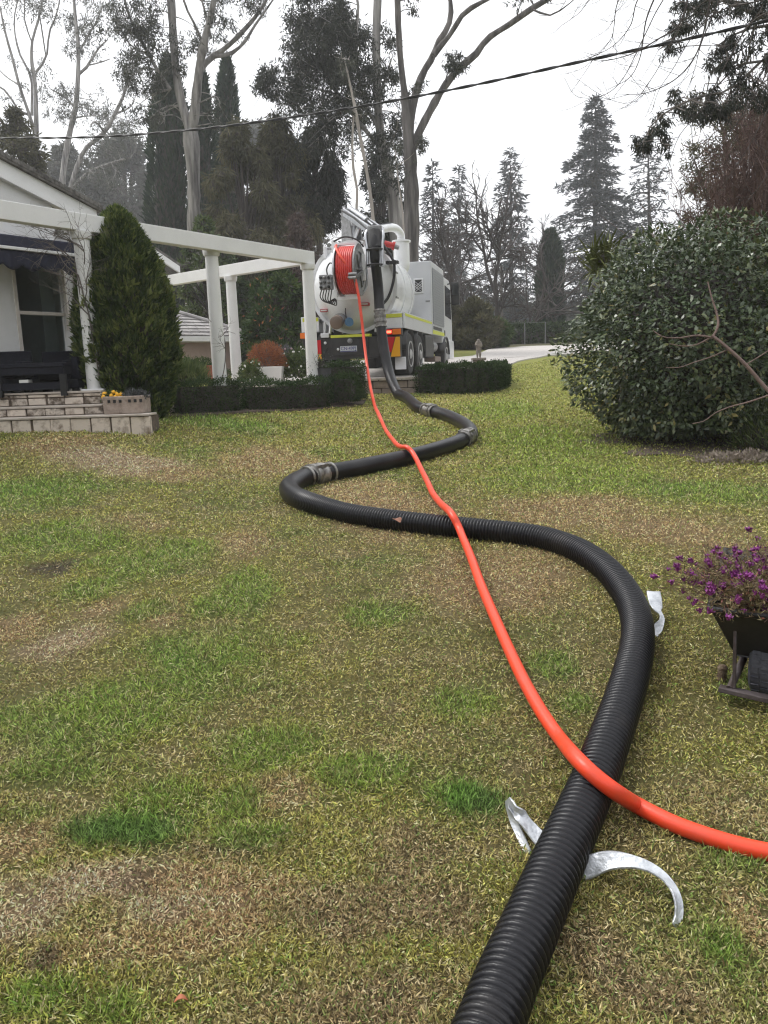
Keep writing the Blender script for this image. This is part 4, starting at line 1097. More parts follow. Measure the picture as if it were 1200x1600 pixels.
# ------------------------------------------------------------------ plants near the house and on the lawn
M_bark = mat('grey_brown_bark', (.10, .085, .075), .9, c2=(.17, .15, .135), scale=9, bump=.6, stretch=(1, 1, .25))
M_bark2 = mat('pale_gum_bark', (.20, .175, .155), .8, c2=(.38, .345, .31), scale=2.6, lo=.35, hi=.65, bump=.3, stretch=(1, 1, .18))
M_bark3 = mat('dark_gum_bark', (.085, .072, .066), .9, c2=(.20, .175, .16), scale=3.0, bump=.5, stretch=(1, 1, .18))
M_twig = mat('dark_twig', (.055, .045, .042), .9)
L_hedge = leafmat('box_hedge_leaf', [(0, (.016, .030, .011)), (.5, (.036, .066, .022)), (1, (.075, .11, .036))], rough=.7, spec=.12)
L_topi = leafmat('conifer_scale_leaf', [(0, (.020, .038, .012)), (.5, (.055, .088, .022)), (1, (.19, .22, .065))], rough=.6, spec=.2)
L_cam = leafmat('camellia_leaf', [(0, (.034, .056, .023)), (.55, (.066, .096, .038)), (.88, (.13, .15, .055)), (1, (.25, .21, .07))], rough=.36, trans=.12, spec=.6)
L_olive = leafmat('olive_foliage', [(0, (.05, .05, .03)), (.6, (.10, .095, .055)), (1, (.18, .165, .095))], rough=.7, spec=.15)
L_green = leafmat('green_foliage', [(0, (.022, .045, .015)), (.6, (.05, .085, .025)), (1, (.12, .16, .05))], rough=.65, spec=.2)

def box_leaves(c, ax, L, Wd, z0, z1, n, size, rnd=.03, ends=1.0):
    """leaf points on the skin of a clipped block"""
    ax = unit(np.array([ax[0], ax[1], 0])); bxv = np.array([-ax[1], ax[0], 0]); c = np.array(c, float); H = z1 - z0
    areas = np.array([L * H, L * H, Wd * H * ends, Wd * H * ends, L * Wd]); f = RNG.choice(5, n, p=areas / areas.sum())
    a, b = RNG.random(n) - .5, RNG.random(n) - .5
    u = np.where(f < 2, a * L, np.where(f == 2, -L / 2, np.where(f == 3, L / 2, a * L)))
    v = np.where(f == 0, -Wd / 2, np.where(f == 1, Wd / 2, b * Wd))
    z = np.where(f == 4, z1, z0 + (RNG.random(n)) * H)
    wx_ = c[0] + u * ax[0] + v * bxv[0]; wy_ = c[1] + u * ax[1] + v * bxv[1]; lump = (fbm(wx_ * 5.5 + wy_ * 3, z * 7 + wy_ * 4, 3) - .5) * .20
    N = np.zeros((n, 3)); N[f == 0] = -bxv; N[f == 1] = bxv; N[f == 2] = -ax; N[f == 3] = ax; N[f == 4] = (0, 0, 1)
    p = c[None] + u[:, None] * ax + v[:, None] * bxv; p[:, 2] = z
    rr = .10                                             # rounded corners
    p = p + N * (lump[:, None] + RNG.normal(size=(n, 1)) * rnd - .01)
    D = unit(N * .7 + rdir(n) * .9 + np.array([0, 0, .35])); S = rdir(n)
    V, F = leaves(p, D, S, size * (.7 + .6 * RNG.random(n)), size * .55)
    return V, F, np.clip(.42 + RNG.normal(size=n) * .25 + lump * 2.6, 0, 1)

def hedge(label, a, b, wd, z0, z1, dens=3600, size=.034):
    a = np.array([a[0], a[1], 0.]); b = np.array([b[0], b[1], 0.]); c = (a + b) / 2; L = float(np.linalg.norm(b - a)); ax = unit(b - a)
    t = thing('box_hedge', (c[0], c[1], z0), label, 'hedge', 'clipped box hedges')
    area = 2 * L * (z1 - z0) + 2 * wd * (z1 - z0) + L * wd
    leaf_obj('foliage', [box_leaves(c, ax, L, wd, z0, z1, int(dens * area), size)], L_hedge, t)
    m = MB(); m.bar((a[0] + ax[0] * .06, a[1] + ax[1] * .06, (z0 + z1) / 2 - .02), (b[0] - ax[0] * .06, b[1] - ax[1] * .06, (z0 + z1) / 2 - .02), wd - .12, z1 - z0 - .10); m.build('branches', M_twig, t)
    return t
h1a, h1b = P(268, 612, 12.55), P(368, 612, 13.55)
hedge('clipped dark hedge between the round conifer and the left gap under the pergola', h1a, h1b, .42, 1.0, P(320, 597, 13)[2])
h2a, h2b = P(374, 612, 13.75), P(507, 612, 14.95)
hedge('longest clipped dark hedge in front of the white square planter', h2a, h2b, .42, 1.0, P(440, 597, 14.3)[2])
g = P(521, 610, 15.3); g2 = P(557, 610, 15.2)
hedge('low clipped hedge block beside the gap with the grey stump', g, g2, .5, 1.08, P(540, 587, 15.2)[2])
g = P(512, 600, 16.2); g2 = P(566, 600, 16.05)
hedge('taller clipped hedge block right behind the low block, under the number plate', g, g2, .55, 1.1, P(540, 568, 16.0)[2])
# curved hedge round the statue bed
hc = thing('curved_hedge', P(722, 590, 17.6), 'curved dark box hedge round the statue bed beside the truck', 'hedge')
cv = catmull([P(660, 592, 17.15), P(700, 592, 16.75), P(740, 590, 16.75), P(770, 588, 17.3), P(780, 585, 18.3), P(776, 580, 19.3)], .25); parts = []; core = MB()
ztop_h = P(722, 571, 16.9)[2]; zbot_h = 1.0
for i in range(len(cv) - 1):
    a, b = cv[i], cv[i + 1]; c = (a + b) / 2; L = float(np.linalg.norm((b - a)[:2])) + .11
    parts.append(box_leaves((c[0], c[1], 0), b - a, L, .42, zbot_h, ztop_h, 2200, .040, ends=.12 if 0 < i < len(cv) - 2 else 1)); core.bar((a[0], a[1], (zbot_h + ztop_h) / 2 - .02), (b[0], b[1], (zbot_h + ztop_h) / 2 - .02), .30, ztop_h - zbot_h - .1)
leaf_obj('foliage', parts, L_hedge, hc); core.build('branches', M_twig, hc)
mcv = cv[3] * .5 + cv[-1] * .5
M_soil2 = mat('rust_leaf_mulch', (.22, .10, .05), .95, c2=(.13, .07, .045), scale=25, bump=.7)
sb_ = sheet('statue_bed', [(p[0], p[1]) for p in cv[2:]] + [tuple(P(735, 580, 19.6)[:2])], lambda x, y: 1.60, M_soil2, step=.3, skirt=.5); tag(sb_, kind='structure')

# the round conifer by the steps
def sprays(center_fn, n): pass
tb_ = P(207, 632, 11.75); ttop = P(190, 331, 11.75)[2]; zb_ = float(gz(tb_[0], 11.75)) - .02
topi = thing('rounded_conifer', (tb_[0], 11.75, zb_), 'dense dark green cone shaped conifer standing in front of the white pergola', 'tree')
n = 30000; H = ttop - zb_
hh = RNG.random(n) ** .85
kx = np.array([0, .08, .2, .31, .45, .6, .70, .80, .9, .96, 1.0]); kr = np.array([.44, .56, .68, .72, .71, .645, .575, .47, .315, .19, .04])
a_ = RNG.random(n) * 2 * math.pi
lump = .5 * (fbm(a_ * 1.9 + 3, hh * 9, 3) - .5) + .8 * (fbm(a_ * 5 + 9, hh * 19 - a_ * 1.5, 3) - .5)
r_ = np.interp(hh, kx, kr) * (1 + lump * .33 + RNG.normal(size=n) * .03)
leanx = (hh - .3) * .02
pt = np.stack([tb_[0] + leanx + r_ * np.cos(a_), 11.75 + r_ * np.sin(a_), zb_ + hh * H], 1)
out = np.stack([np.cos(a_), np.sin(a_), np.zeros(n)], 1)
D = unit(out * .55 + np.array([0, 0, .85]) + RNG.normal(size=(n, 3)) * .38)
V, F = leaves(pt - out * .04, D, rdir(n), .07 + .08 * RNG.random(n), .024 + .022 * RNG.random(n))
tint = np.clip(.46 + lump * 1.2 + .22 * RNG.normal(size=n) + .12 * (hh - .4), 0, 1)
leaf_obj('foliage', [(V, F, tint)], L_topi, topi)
m = MB(); m.turn((tb_[0], 11.75, zb_), (0, 0, 1), [(h * H, max(.02, float(np.interp(h, kx, kr)) * .80)) for h in np.linspace(.02, .95, 14)], 14); m.build('branches', M_twig, topi, smooth=60)
m = MB(); m.tube([(tb_[0], 11.75, zb_ - .1), (tb_[0], 11.75, zb_ + .5)], .07, 8); m.build('trunk', M_bark, topi)

# bare climber twigs on the first column, on the others
def twigs(mb, p, d, L, r, lev, gens, wob=.35, kids=(2, 4), droop=0.0, ratio=.62, n=4, sp=.8, rf=.6):
    k = 5; pts = [np.array(p, float)]; d = unit(np.array(d, float))
    for i in range(k):
        d = unit(d + RNG.normal(size=3) * wob * .3 + np.array([0, 0, -droop]))
        pts.append(pts[-1] + d * L / k)
    mb.tube(pts, np.linspace(r, r * .55, k + 1), n, cap=False)
    if lev >= gens: return [pts[-1]]
    ends = []
    for c in range(int(RNG.integers(kids[0], kids[1] + 1))):
        t = .35 + .65 * RNG.random(); q = pts[int(t * k)]
        nd = unit(d + RNG.normal(size=3) * sp)
        ends += twigs(mb, q, nd, L * ratio * (.7 + .6 * RNG.random()), r * rf, lev + 1, gens, wob, kids, droop, ratio, max(3, n - 1), sp, rf)
    ends += twigs(mb, pts[-1], d, L * ratio, r * max(.55, rf - .02), lev + 1, gens, wob, kids, droop, ratio, max(3, n - 1), sp, rf)
    return ends
cl = thing('bare_climber', (c1[0], c1[1], ZT), 'leafless winter climber clinging round the column next to the conifer', 'climbing plant')
m = MB()
for k in range(5):
    a = c1 + np.array([.10, -.06, ZT + .1]) ; b = np.array([c1[0] + .05 - .10 * k * .3, c1[1] - .14, ZT + 1.1 + .18 * k])
    m.tube(catmull([a, (a + b) / 2 + RNG.normal(size=3) * .05, b], .2), .010, 5)
    twigs(m, b, (-.5 + RNG.normal() * .5, -.2, .8), .42, .009, 0, 3, wob=.5, kids=(2, 3))
for s_ in range(5): twigs(m, np.array([c1[0] + random.uniform(-.1, .1), c1[1] - .16, ZT + 1.9 + random.uniform(-.3, .3)]), (random.uniform(-1, 1), -.2, .5), .45, .008, 0, 3, wob=.5, kids=(2, 3))
m.build('stems', M_bark, cl)
cl2 = thing('thin_climber', (c2_[0], c2_[1], ZT), 'thin leafless vine climbing the middle front column of the pergola', 'climbing plant')
m = MB()
for k in range(3):
    z = np.linspace(0, 1.25 - .3 * k, 9); m.tube([(c2_[0] + .13 * math.cos(2.5 * zz_ + k * 1.3 - 1.5), c2_[1] + .13 * math.sin(2.5 * zz_ + k * 1.3 - 1.5), ZT + zz_) for zz_ in z], .007, 4)
    twigs(m, (c2_[0] - .05 + .1 * k, c2_[1] - .14, ZT + 1.1 - .25 * k), (random.uniform(-1, 1), -.3, .3), .28, .006, 0, 2, wob=.6)
m.build('stems', M_bark, cl2)

# orange shrub in a white square planter
pp = P(424, 594, 15.9); zz_ = ZT
planter = thing('square_planter', (pp[0], 15.9, zz_), 'white square tapered planter box behind the longest hedge', 'planter')
pw = .26; ph_ = P(424, 573, 15.9)[2] - zz_; ph_ = max(ph_, .36)
m = MB(); a = .8
def frust(m, cx, cy, z0, z1, w0, w1, t=.03):
    vs = [(cx + sx * w, cy + sy * w, z) for z, w in ((z0, w0), (z1, w1), (z1, w1 - t), (z1 - .08, w1 - t - .01)) for sx, sy in ((-1, -1), (1, -1), (1, 1), (-1, 1))]
    fs = [(3, 2, 1, 0), (12, 13, 14, 15)] + [(4 * k + i, 4 * k + (i + 1) % 4, 4 * k + 4 + (i + 1) % 4, 4 * k + 4 + i) for k in range(3) for i in range(4)]
    return m.add(vs, fs)
frust(m, pp[0], 15.9, zz_, zz_ + ph_, pw * .8, pw); m.build('box', M_white, planter, bevel=.006)
L_orange = leafmat('orange_twig_leaf', [(0, (.16, .05, .025)), (.5, (.30, .105, .045)), (1, (.42, .19, .08))], rough=.7)
sh = thing('orange_shrub', (pp[0] - .12, 16.1, zz_ + ph_), 'rounded orange and rust coloured shrub growing above the white planter', 'shrub')
n = 5200; q = rdir(n); q[:, 2] = np.abs(q[:, 2]); rr_ = (.35 + .65 * RNG.random((n, 1)) ** .5)
ctr = np.array([P(417, 570, 16.1)[0], 16.1, P(417, 574, 16.1)[2]]); pt = ctr + q * rr_ * np.array([.42, .36, .52]) * (1 + .3 * (fbm(q[:, 0] * 4 + 5, q[:, 2] * 4, 3)[:, None] - .5))
V, F = leaves(pt, unit(q + RNG.normal(size=(n, 3)) * .4), rdir(n), .05, .012); leaf_obj('foliage', [(V, F, .5 + .25 * RNG.normal(size=n))], L_orange, sh)
m = MB()
for k in range(26):
    d_ = unit(RNG.normal(size=3) * np.array([.8, .8, .3]) + np.array([0, 0, 1])); m.tube([ctr + np.array([0, 0, -.1]), ctr + d_ * .30, ctr + d_ * .5 + RNG.normal(size=3) * .03], [.012, .007, .003], 4)
m.build('stems', M_bark, sh)

def mound(name, label, cat, c, r, n, lmat, size, asp=.4, up=.4, group=None, tmean=.45, flowers=None, stems=True, core=None):
    """low leafy mound: leaves through a half ellipsoid, thin stems, optional flower heads"""
    c = np.array(c, float); r = np.array(r, float)
    t = thing(name, c, label, cat, group)
    q = rdir(n); q[:, 2] = np.abs(q[:, 2]); k = (.25 + .75 * RNG.random((n, 1)) ** .45); lump = fbm(q[:, 0] * 3 + c[0] * 7, q[:, 2] * 3 + q[:, 1] * 2 + c[1], 3) - .5
    pt = c + q * k * r * (1 + .55 * lump[:, None]); D = unit(q * .6 + RNG.normal(size=(n, 3)) * .6 + np.array([0, 0, up]))
    V, F = leaves(pt, D, rdir(n), size * (.6 + .8 * RNG.random(n)), size * asp)
    leaf_obj('foliage', [(V, F, np.clip(tmean + .2 * RNG.normal(size=n) + lump * .7, 0, 1))], lmat, t)
    if stems:
        m = MB()
        for k in range(12):
            d_ = unit(RNG.normal(size=3) * np.array([1, 1, .3]) + np.array([0, 0, .8])); m.tube([c, c + d_ * r * .5, c + d_ * r * .85], [size * .12, size * .08, size * .04], 4, cap=False)
        m.build('stems', M_twig, t)
    if flowers:
        nf, fm, fs_ = flowers; q = rdir(nf); q[:, 2] = np.abs(q[:, 2]); p_ = c + q * r * 1.03
        fm0 = None
        for k in range(nf):
            if fm0 is None:
                m = MB(); m.ball((0, 0, 0), fs_, 6, 4); o = m.build('flower_head', fm, t, local=True); fm0 = o
            else:
                o = fm0.copy(); COL.objects.link(o); o.parent = t
            o.location = p_[k] - c; o.scale = [random.uniform(.7, 1.3)] * 3
    return t
M_fl_white = mat('white_petals', (.75, .74, .70), .7); M_fl_yel = mat('yellow_petals', (.80, .42, .02), .6); M_fl_pink = mat('dusty_pink_petals', (.42, .30, .32), .8)
L_grey = leafmat('grey_lavender_leaf', [(0, (.055, .06, .06)), (.6, (.12, .125, .125)), (1, (.2, .2, .2))], rough=.8)
L_mid = leafmat('mid_green_leaf', [(0, (.035, .06, .018)), (.6, (.085, .12, .035)), (1, (.17, .20, .07))], rough=.6)
mound('daisy_bush', 'green bush dotted with white flowers between the planter and the right column', 'shrub', P(470, 590, 16.3), (.50, .4, .62), 3000, L_mid, .07, flowers=(46, M_fl_white, .018))
mound('daisy_bush', 'small green bush with white flowers left of the white planter', 'shrub', P(392, 594, 15.6), (.28, .25, .38), 1500, L_mid, .06, flowers=(22, M_fl_white, .016))
mound('pink_bush', 'straggly grey pink flowering bush right of the orange shrub', 'shrub', P(446, 585, 16.6), (.42, .3, .55), 1800, L_grey, .07, flowers=(40, M_fl_pink, .02))
mound('flax_clump', 'light green strappy clump behind the hedge beside the red urns', 'plant', P(290, 598, 13.9), (.45, .3, .30), 900, L_mid, .22, asp=.08, up=.9, tmean=.6)
mound('lawn_shrub', 'clipped green shrub in front of the pinkish garage wall', 'shrub', P(300, 590, 16.5), (.85, .5, .42), 4200, L_green, .06, core=True)
# lavender edging under the hedges
lv = MB(); pts_ = []
t = thing('lavender_border', P(365, 636, 13.2), 'low grey lavender edging along the foot of the hedges', 'plants')
A_, B_ = G(235, 644), G(505, 634); n = 7000; u_ = RNG.random(n); base = A_ + (B_ - A_) * u_[:, None]; base[:, 1] += .08 + .22 * RNG.random(n); base[:, 0] -= .1 * RNG.random(n)
hgt = .13 + .09 * fbm(u_ * 40, u_ * 3, 3); base[:, 2] = gz(base[:, 0], base[:, 1]) + hgt * RNG.random(n)
V, F = leaves(base, unit(RNG.normal(size=(n, 3)) * .6 + np.array([0, 0, .8])), rdir(n), .06, .014); leaf_obj('foliage', [(V, F, .45 + .25 * RNG.normal(size=n))], L_grey, t)
# yellow pansies in the trough, dark succulents beside them
mound('yellow_flowers', 'bright yellow flowers at the left end of the stone trough', 'flowers', ((tx0 + .12), 10.5, h - .05), (.14, .10, .10), 260, L_green, .05, flowers=(26, M_fl_yel, .024), stems=False) if False else None
ztr = P(190, 619, 10.4)[2]
mound('yellow_flowers', 'bright yellow flowers at the left end of the stone trough', 'flowers', (tx0 + .10, 10.5, ztr - .05), (.15, .11, .12), 260, L_green, .05, flowers=(30, M_fl_yel, .026), stems=False)
mound('grey_succulent', 'dusty grey green rosettes at the right end of the stone trough', 'plant', (tx0 + .38, 10.55, ztr - .04), (.18, .12, .11), 420, L_grey, .055, stems=False, tmean=.25)
# terracotta urns
M_terra = mat('terracotta', (.38, .115, .07), .75, c2=(.26, .08, .055), scale=7)
for (px, py, d, lab) in ((271, 585, 14.2, 'terracotta urn half hidden behind the cone shaped conifer'), (329, 583, 14.6, 'terracotta urn standing left of the middle front column')):
    p = P(px, py, d); u_ = thing('terracotta_urn', (p[0], d, 1.42), lab, 'urn', 'terracotta urns'); z1 = P(px, 571, d)[2] - 1.42
    m = MB(); m.turn((p[0], d, 1.42), (0, 0, 1), [(0, .07), (.03, .09), (.08, .06), (z1 * .45, .115), (z1 * .7, .12), (z1 * .86, .08), (z1 * .93, .095), (z1, .10), (z1 - .02, .07)], 18); m.build('body', M_terra, u_, smooth=40)
    m = MB(); m.turn((p[0], d, 1.42), (0, 0, 1), [(z1 * .93, .101), (z1 * .95, .112), (z1 * .99, .112), (z1, .101)], 18, cap=False); m.build('rim', M_terra, u_)
# grey pot with bare twigs, grey fluffy stump in the hedge gap
p = P(506, 590, 15.25); pot = thing('grey_pot', (p[0], 15.25, ZT - .1), 'dark grey round pot with wispy twigs right of the end column', 'pot')
z1 = P(506, 575, 15.25)[2]; M_gpot = mat('charcoal_pot', (.07, .07, .075), .7)
m = MB(); m.turn((p[0], 15.25, ZT - .1), (0, 0, 1), [(0, .10), (z1 - ZT + .1, .155), (z1 - ZT + .1, .165), (z1 - ZT + .06, .14)], 20); m.build('body', M_gpot, pot, smooth=40)
wt = thing('wispy_plant', (p[0], 15.25, z1), 'sparse grey wispy plant growing in the dark grey pot', 'plant'); m = MB()
for k in range(7): twigs(m, (p[0] + random.uniform(-.08, .08), 15.2, z1 - .03), (random.uniform(-1.1, .3), -.2, .6), .22, .006, 0, 2, wob=.5)
m.build('stems', M_twig, wt); n = 220; q = np.array([p[0] - .12, 15.2, z1 + .08]) + RNG.normal(size=(n, 3)) * np.array([.16, .08, .10]); V, F = leaves(q, rdir(n), rdir(n), .035, .014); leaf_obj('foliage', [(V, F, RNG.random(n))], L_grey, wt)
p = G(514, 631); st = thing('dry_grass_tuft', p, 'dry pale grey tuft filling the gap between the hedges', 'plant'); n = 900; aa_ = RNG.random(n) * 6.28
q = p + np.stack([np.cos(aa_) * .10 * RNG.random(n), .2 + np.sin(aa_) * .10, .0 * aa_], 1); q[:, 2] = gz(q[:, 0], q[:, 1])
V, F = leaves(q, unit(np.stack([RNG.normal(size=n) * .22, RNG.normal(size=n) * .22, np.ones(n)], 1)), rdir(n), .30 + .14 * RNG.random(n), .012); L_dry = leafmat('dry_stem', [(0, (.16, .125, .10)), (1, (.36, .31, .26))], rough=.9); leaf_obj('stems', [(V, F, RNG.random(n))], L_dry, st)

# statue of a cherub on a pedestal
M_stone = mat('weathered_stone', (.34, .30, .255), .9, c2=(.20, .175, .15), scale=14, bump=.5)
sp_ = P(748, 570, 18.6); zs0 = P(748, 583, 18.6)[2]; zs1 = P(748, 559, 18.6)[2]; zs2 = P(744, 527, 18.6)[2]; sx, sy = sp_[0], 18.6
pd = thing('pedestal', (sx, sy, zs0), 'square stone pedestal under the garden statue', 'pedestal')
m = MB(); m.box((sx - .12, sy - .12, zs0 - .1), (sx + .12, sy + .12, zs1 - .06)); m.build('shaft', M_stone, pd, bevel=.012)
m = MB(); m.box((sx - .16, sy - .16, zs1 - .059), (sx + .16, sy + .16, zs1)); m.build('cap_stone', M_stone, pd, bevel=.012)
H_ = zs2 - zs1
stt = bpy.data.meshes.new('statue')
jv = [(0, 0, .46), (0, .0, .62), (.0, 0, .76), (0, -.02, .83), (-.01, -.03, .915), (-.11, 0, .73), (-.15, -.07, .60), (-.06, -.13, .62), (.11, 0, .73), (.15, -.04, .58), (.07, -.12, .50), (-.06, 0, .42), (-.07, -.06, .23), (-.06, .01, .03), (.06, 0, .42), (.08, -.02, .22), (.07, .02, .03), (-.07, -.07, .015), (.08, -.06, .015)]
je = [(0, 1), (1, 2), (2, 3), (3, 4), (2, 5), (5, 6), (6, 7), (2, 8), (8, 9), (9, 10), (0, 11), (11, 12), (12, 13), (13, 17), (0, 14), (14, 15), (15, 16), (16, 18)]
jr = [.13, .12, .125, .06, .105, .065, .05, .04, .065, .05, .04, .095, .068, .045, .095, .068, .045, .034, .034]
stt.from_pydata([(a * H_, b * H_, c * H_) for a, b, c in jv], je, []); so = link('statue', stt, M_stone); so.location = (sx, sy, zs1)
tag(so, 'pale stone cherub figure standing on the square pedestal', 'statue')
sk = so.modifiers.new('skin', 'SKIN'); 
for v_, r_ in zip(stt.skin_vertices[0].data, jr): v_.radius = (r_ * H_, r_ * H_)
stt.skin_vertices[0].data[0].use_root = True
ss_ = so.modifiers.new('sub', 'SUBSURF'); ss_.levels = 2; ss_.render_levels = 2
pb_ = P(758, 566, 18.2); m = MB(); m.turn((pb_[0], 18.2, 1.58), (0, 0, 1), [(0, .03), (.02, .06), (.12, .07), (.15, .05), (.18, .06)], 10); tag(m.build('white_urn', M_white, smooth=50), 'tiny white urn in the bed right of the statue', 'urn')

# ------------------------------------------------------------------ big glossy bush on the right
bc_ = G(1075, 706); bd_ = 9.6
big = thing('camellia_bush', (bc_[0], bd_, float(gz(bc_[0], bd_))), 'huge rounded dark glossy camellia bush on the right side of the lawn', 'bush')
zg = float(gz(bc_[0], bd_)); cx_ = P(1096, 540, bd_)[0]
ztop_b = P(1000, 362, bd_)[2]; Hb = ztop_b - zg
nl = 34000; q = rdir(nl)
ph = np.arctan2(q[:, 1], q[:, 0]); zn = q[:, 2]
rx_, ry_, rz_ = 1.50, 1.50, Hb * .56
lump = fbm(ph * 2.4 + 11, zn * 3.2 + 4, 4) - .5; lump2 = fbm(ph * 7 + 3, zn * 8, 3) - .5
depth = RNG.random(nl) ** 2.2
rr_ = (1 + lump * .42 + lump2 * .22) * (1 - depth * .42)
pt = np.array([cx_ + .05, bd_ + .35, zg + Hb * .49]) + q * rr_[:, None] * np.array([rx_, ry_, rz_])
under = pt[:, 2] < zg + .12; pt[under, 2] = zg + .12 + RNG.random(under.sum()) * .5
D = unit(q * .55 + RNG.normal(size=(nl, 3)) * .55 + np.array([-.15, 0, -.25]))
up_ = unit(np.array([0, 0, 1.0]) + q * .8 + RNG.normal(size=(nl, 3)) * .35); S = np.cross(D, up_)
V, F = leaves(pt, D, S, (.050 + .045 * RNG.random(nl)) * (.8 + .4 * RNG.random(nl)), .032 + .018 * RNG.random(nl), fold=.12)
leaf_obj('foliage', [(V, F, np.clip(.42 + .22 * RNG.normal(size=nl) + lump2 * .8 + .12 * (zn < 0) * RNG.random(nl), 0, 1))], L_cam, big)
m = MB(); m.ball((cx_ + .1, bd_ + .5, zg + Hb * .50), (rx_ * .62, ry_ * .62, rz_ * .64), 20, 14); m.build('branches', M_twig, big, smooth=60)
m = MB()
for k in range(5): m.tube([(cx_ + random.uniform(-.2, .3), bd_ + .4 + random.uniform(-.2, .2), zg - .05), (cx_ + random.uniform(-.6, .6), bd_ + .5, zg + Hb * .45)], [.06, .03], 6)
m.build('trunk', M_bark, big)
# spiky yucca behind its shoulder
yq = P(928, 372, 11.8); yu = thing('yucca', (yq[0], 11.8, float(gz(yq[0], 11.8))), 'spiky bright green yucca head poking out behind the camellia bush', 'plant')
m = MB(); m.tube([(yq[0] + .55, 11.9, float(gz(yq[0], 11.8)) - .05), (yq[0] + .45, 11.85, yq[2] - .9), (yq[0] + .1, 11.8, yq[2] - .25)], [.09, .08, .07], 8); m.build('trunk', M_bark, yu)
M_yuc = mat('yucca_leaf', (.09, .115, .025), .5, c2=(.15, .16, .04), scale=5)
for k in range(150):
    d_ = unit(RNG.normal(size=3) + np.array([-.1, -.1, .55])); s_ = unit(np.cross(d_, (0.1, .2, 1))); n_ = np.cross(d_, s_); L_ = .26 + .20 * random.random(); o_ = np.array([yq[0] + random.uniform(-.10, .30), 11.8 + random.uniform(-.1, .1), yq[2] - .22 + random.uniform(-.32, .08)])
    mid = o_ + d_ * L_ * .55; tip = o_ + d_ * L_ + np.array([0, 0, -.05])
    m = MB(); m.add([o_ - s_ * .012, o_ + s_ * .012, mid + s_ * .017 + n_ * .004, tip, mid - s_ * .017 + n_ * .004, mid - n_ * .006, o_ - n_ * .004], [(0, 6, 5, 4), (6, 1, 2, 5), (4, 5, 3), (5, 2, 3)]); m.build('leaf', M_yuc, yu)
# dead branch lying against the bush
M_dead = mat('dead_branch_bark', (.20, .135, .115), .85, c2=(.13, .09, .08), scale=12, bump=.4)
db = thing('dead_branch', P(1210, 610, 7.6), 'bare reddish dead branch leaning across the front of the camellia bush', 'branch')
m = MB()
def pxt(mb, lst, r0, r1, n=6): pts = catmull([P(*q) for q in lst], .05); mb.tube(pts, np.linspace(r0, r1, len(pts)), n)
pxt(m, [(1290, 700, 7.35), (1235, 640, 7.5), (1200, 610, 7.6), (1165, 570, 7.7), (1130, 538, 7.8), (1112, 524, 7.85)], .025, .015, 8)
pxt(m, [(1114, 526, 7.85), (1122, 510, 7.85), (1120, 490, 7.9), (1112, 465, 7.95), (1106, 440, 8.0)], .013, .006)
pxt(m, [(1116, 528, 7.85), (1090, 524, 7.85), (1060, 528, 7.9), (1035, 526, 7.9), (1020, 516, 7.95)], .012, .005)
pxt(m, [(1112, 526, 7.85), (1090, 538, 7.85), (1070, 541, 7.9), (1045, 537, 7.95)], .009, .004)
pxt(m, [(1140, 545, 7.8), (1110, 558, 7.8), (1085, 566, 7.8), (1062, 574, 7.85), (1040, 574, 7.9)], .008, .004)
pxt(m, [(1200, 618, 7.55), (1170, 628, 7.6), (1140, 636, 7.6), (1118, 645, 7.6), (1100, 658, 7.65), (1082, 662, 7.7)], .010, .004)
pxt(m, [(1165, 570, 7.7), (1185, 558, 7.7), (1205, 545, 7.7)], .007, .004)
m.build('limb', M_dead, db)
mound('ground_fern', 'low strappy green plant at the right frame edge under the camellia bush', 'plant', G(1200, 705), (.4, .3, .45), 420, L_mid, .28, asp=.06, up=.9, tmean=.6)
mound('fallen_leaf_heap', 'heap of pale fallen leaves and twigs at the foot of the camellia bush', 'plant litter', G(1165, 722), (.55, .22, .10), 700, L_dry, .06, stems=False)
# ------------------------------------------------------------------ background trees
L_gum = leafmat('gum_leaf', [(0, (.028, .032, .026)), (.6, (.056, .062, .048)), (1, (.11, .115, .085))], rough=.6, trans=.3, spec=.2)
L_gumd = leafmat('dark_gum_leaf', [(0, (.018, .022, .018)), (.6, (.034, .040, .030)), (1, (.065, .07, .05))], rough=.6, trans=.25, spec=.18)
L_cyp = leafmat('cypress_leaf', [(0, (.014, .027, .019)), (.6, (.032, .053, .034)), (1, (.05, .07, .04))], rough=.75, spec=.1)
L_cedar = leafmat('blue_cedar_needles', [(0, (.03, .038, .042)), (.6, (.058, .072, .078)), (1, (.10, .115, .12))], rough=.7, spec=.15)
L_brown = leafmat('brown_foliage', [(0, (.05, .035, .03)), (.6, (.095, .065, .055)), (1, (.15, .11, .09))], rough=.7)
L_woods = leafmat('hazy_foliage', [(0, (.04, .044, .034)), (.6, (.075, .08, .062)), (1, (.12, .125, .10))], rough=.7)

def foliage_blobs(P3, R3, N, drop, size, asp, tone=.5, spread=1.0):
    """sprays: each blob is made of a few small tufts of hanging leaves"""
    out = []
    for c, r, n in zip(P3, R3, N):
        n = int(n * 1.7); k = max(4, int(n / 22)); cen = c + RNG.normal(size=(k, 3)) * r * .62 * np.array([1, 1, .8])
        w = RNG.integers(0, k, n); p = cen[w] + RNG.normal(size=(n, 3)) * r * .24 * np.array([1, 1, 1.3])
        D = unit(RNG.normal(size=(n, 3)) * .65 + np.array([0, 0, -drop])); ct = RNG.normal(size=k) * .16
        V, F = leaves(p, D, rdir(n), .72 * size * (.6 + .8 * RNG.random(n)), .72 * size * asp)
        out.append((V, F, np.clip(tone + ct[w] + .18 * RNG.normal(size=n), 0, 1)))
    return out

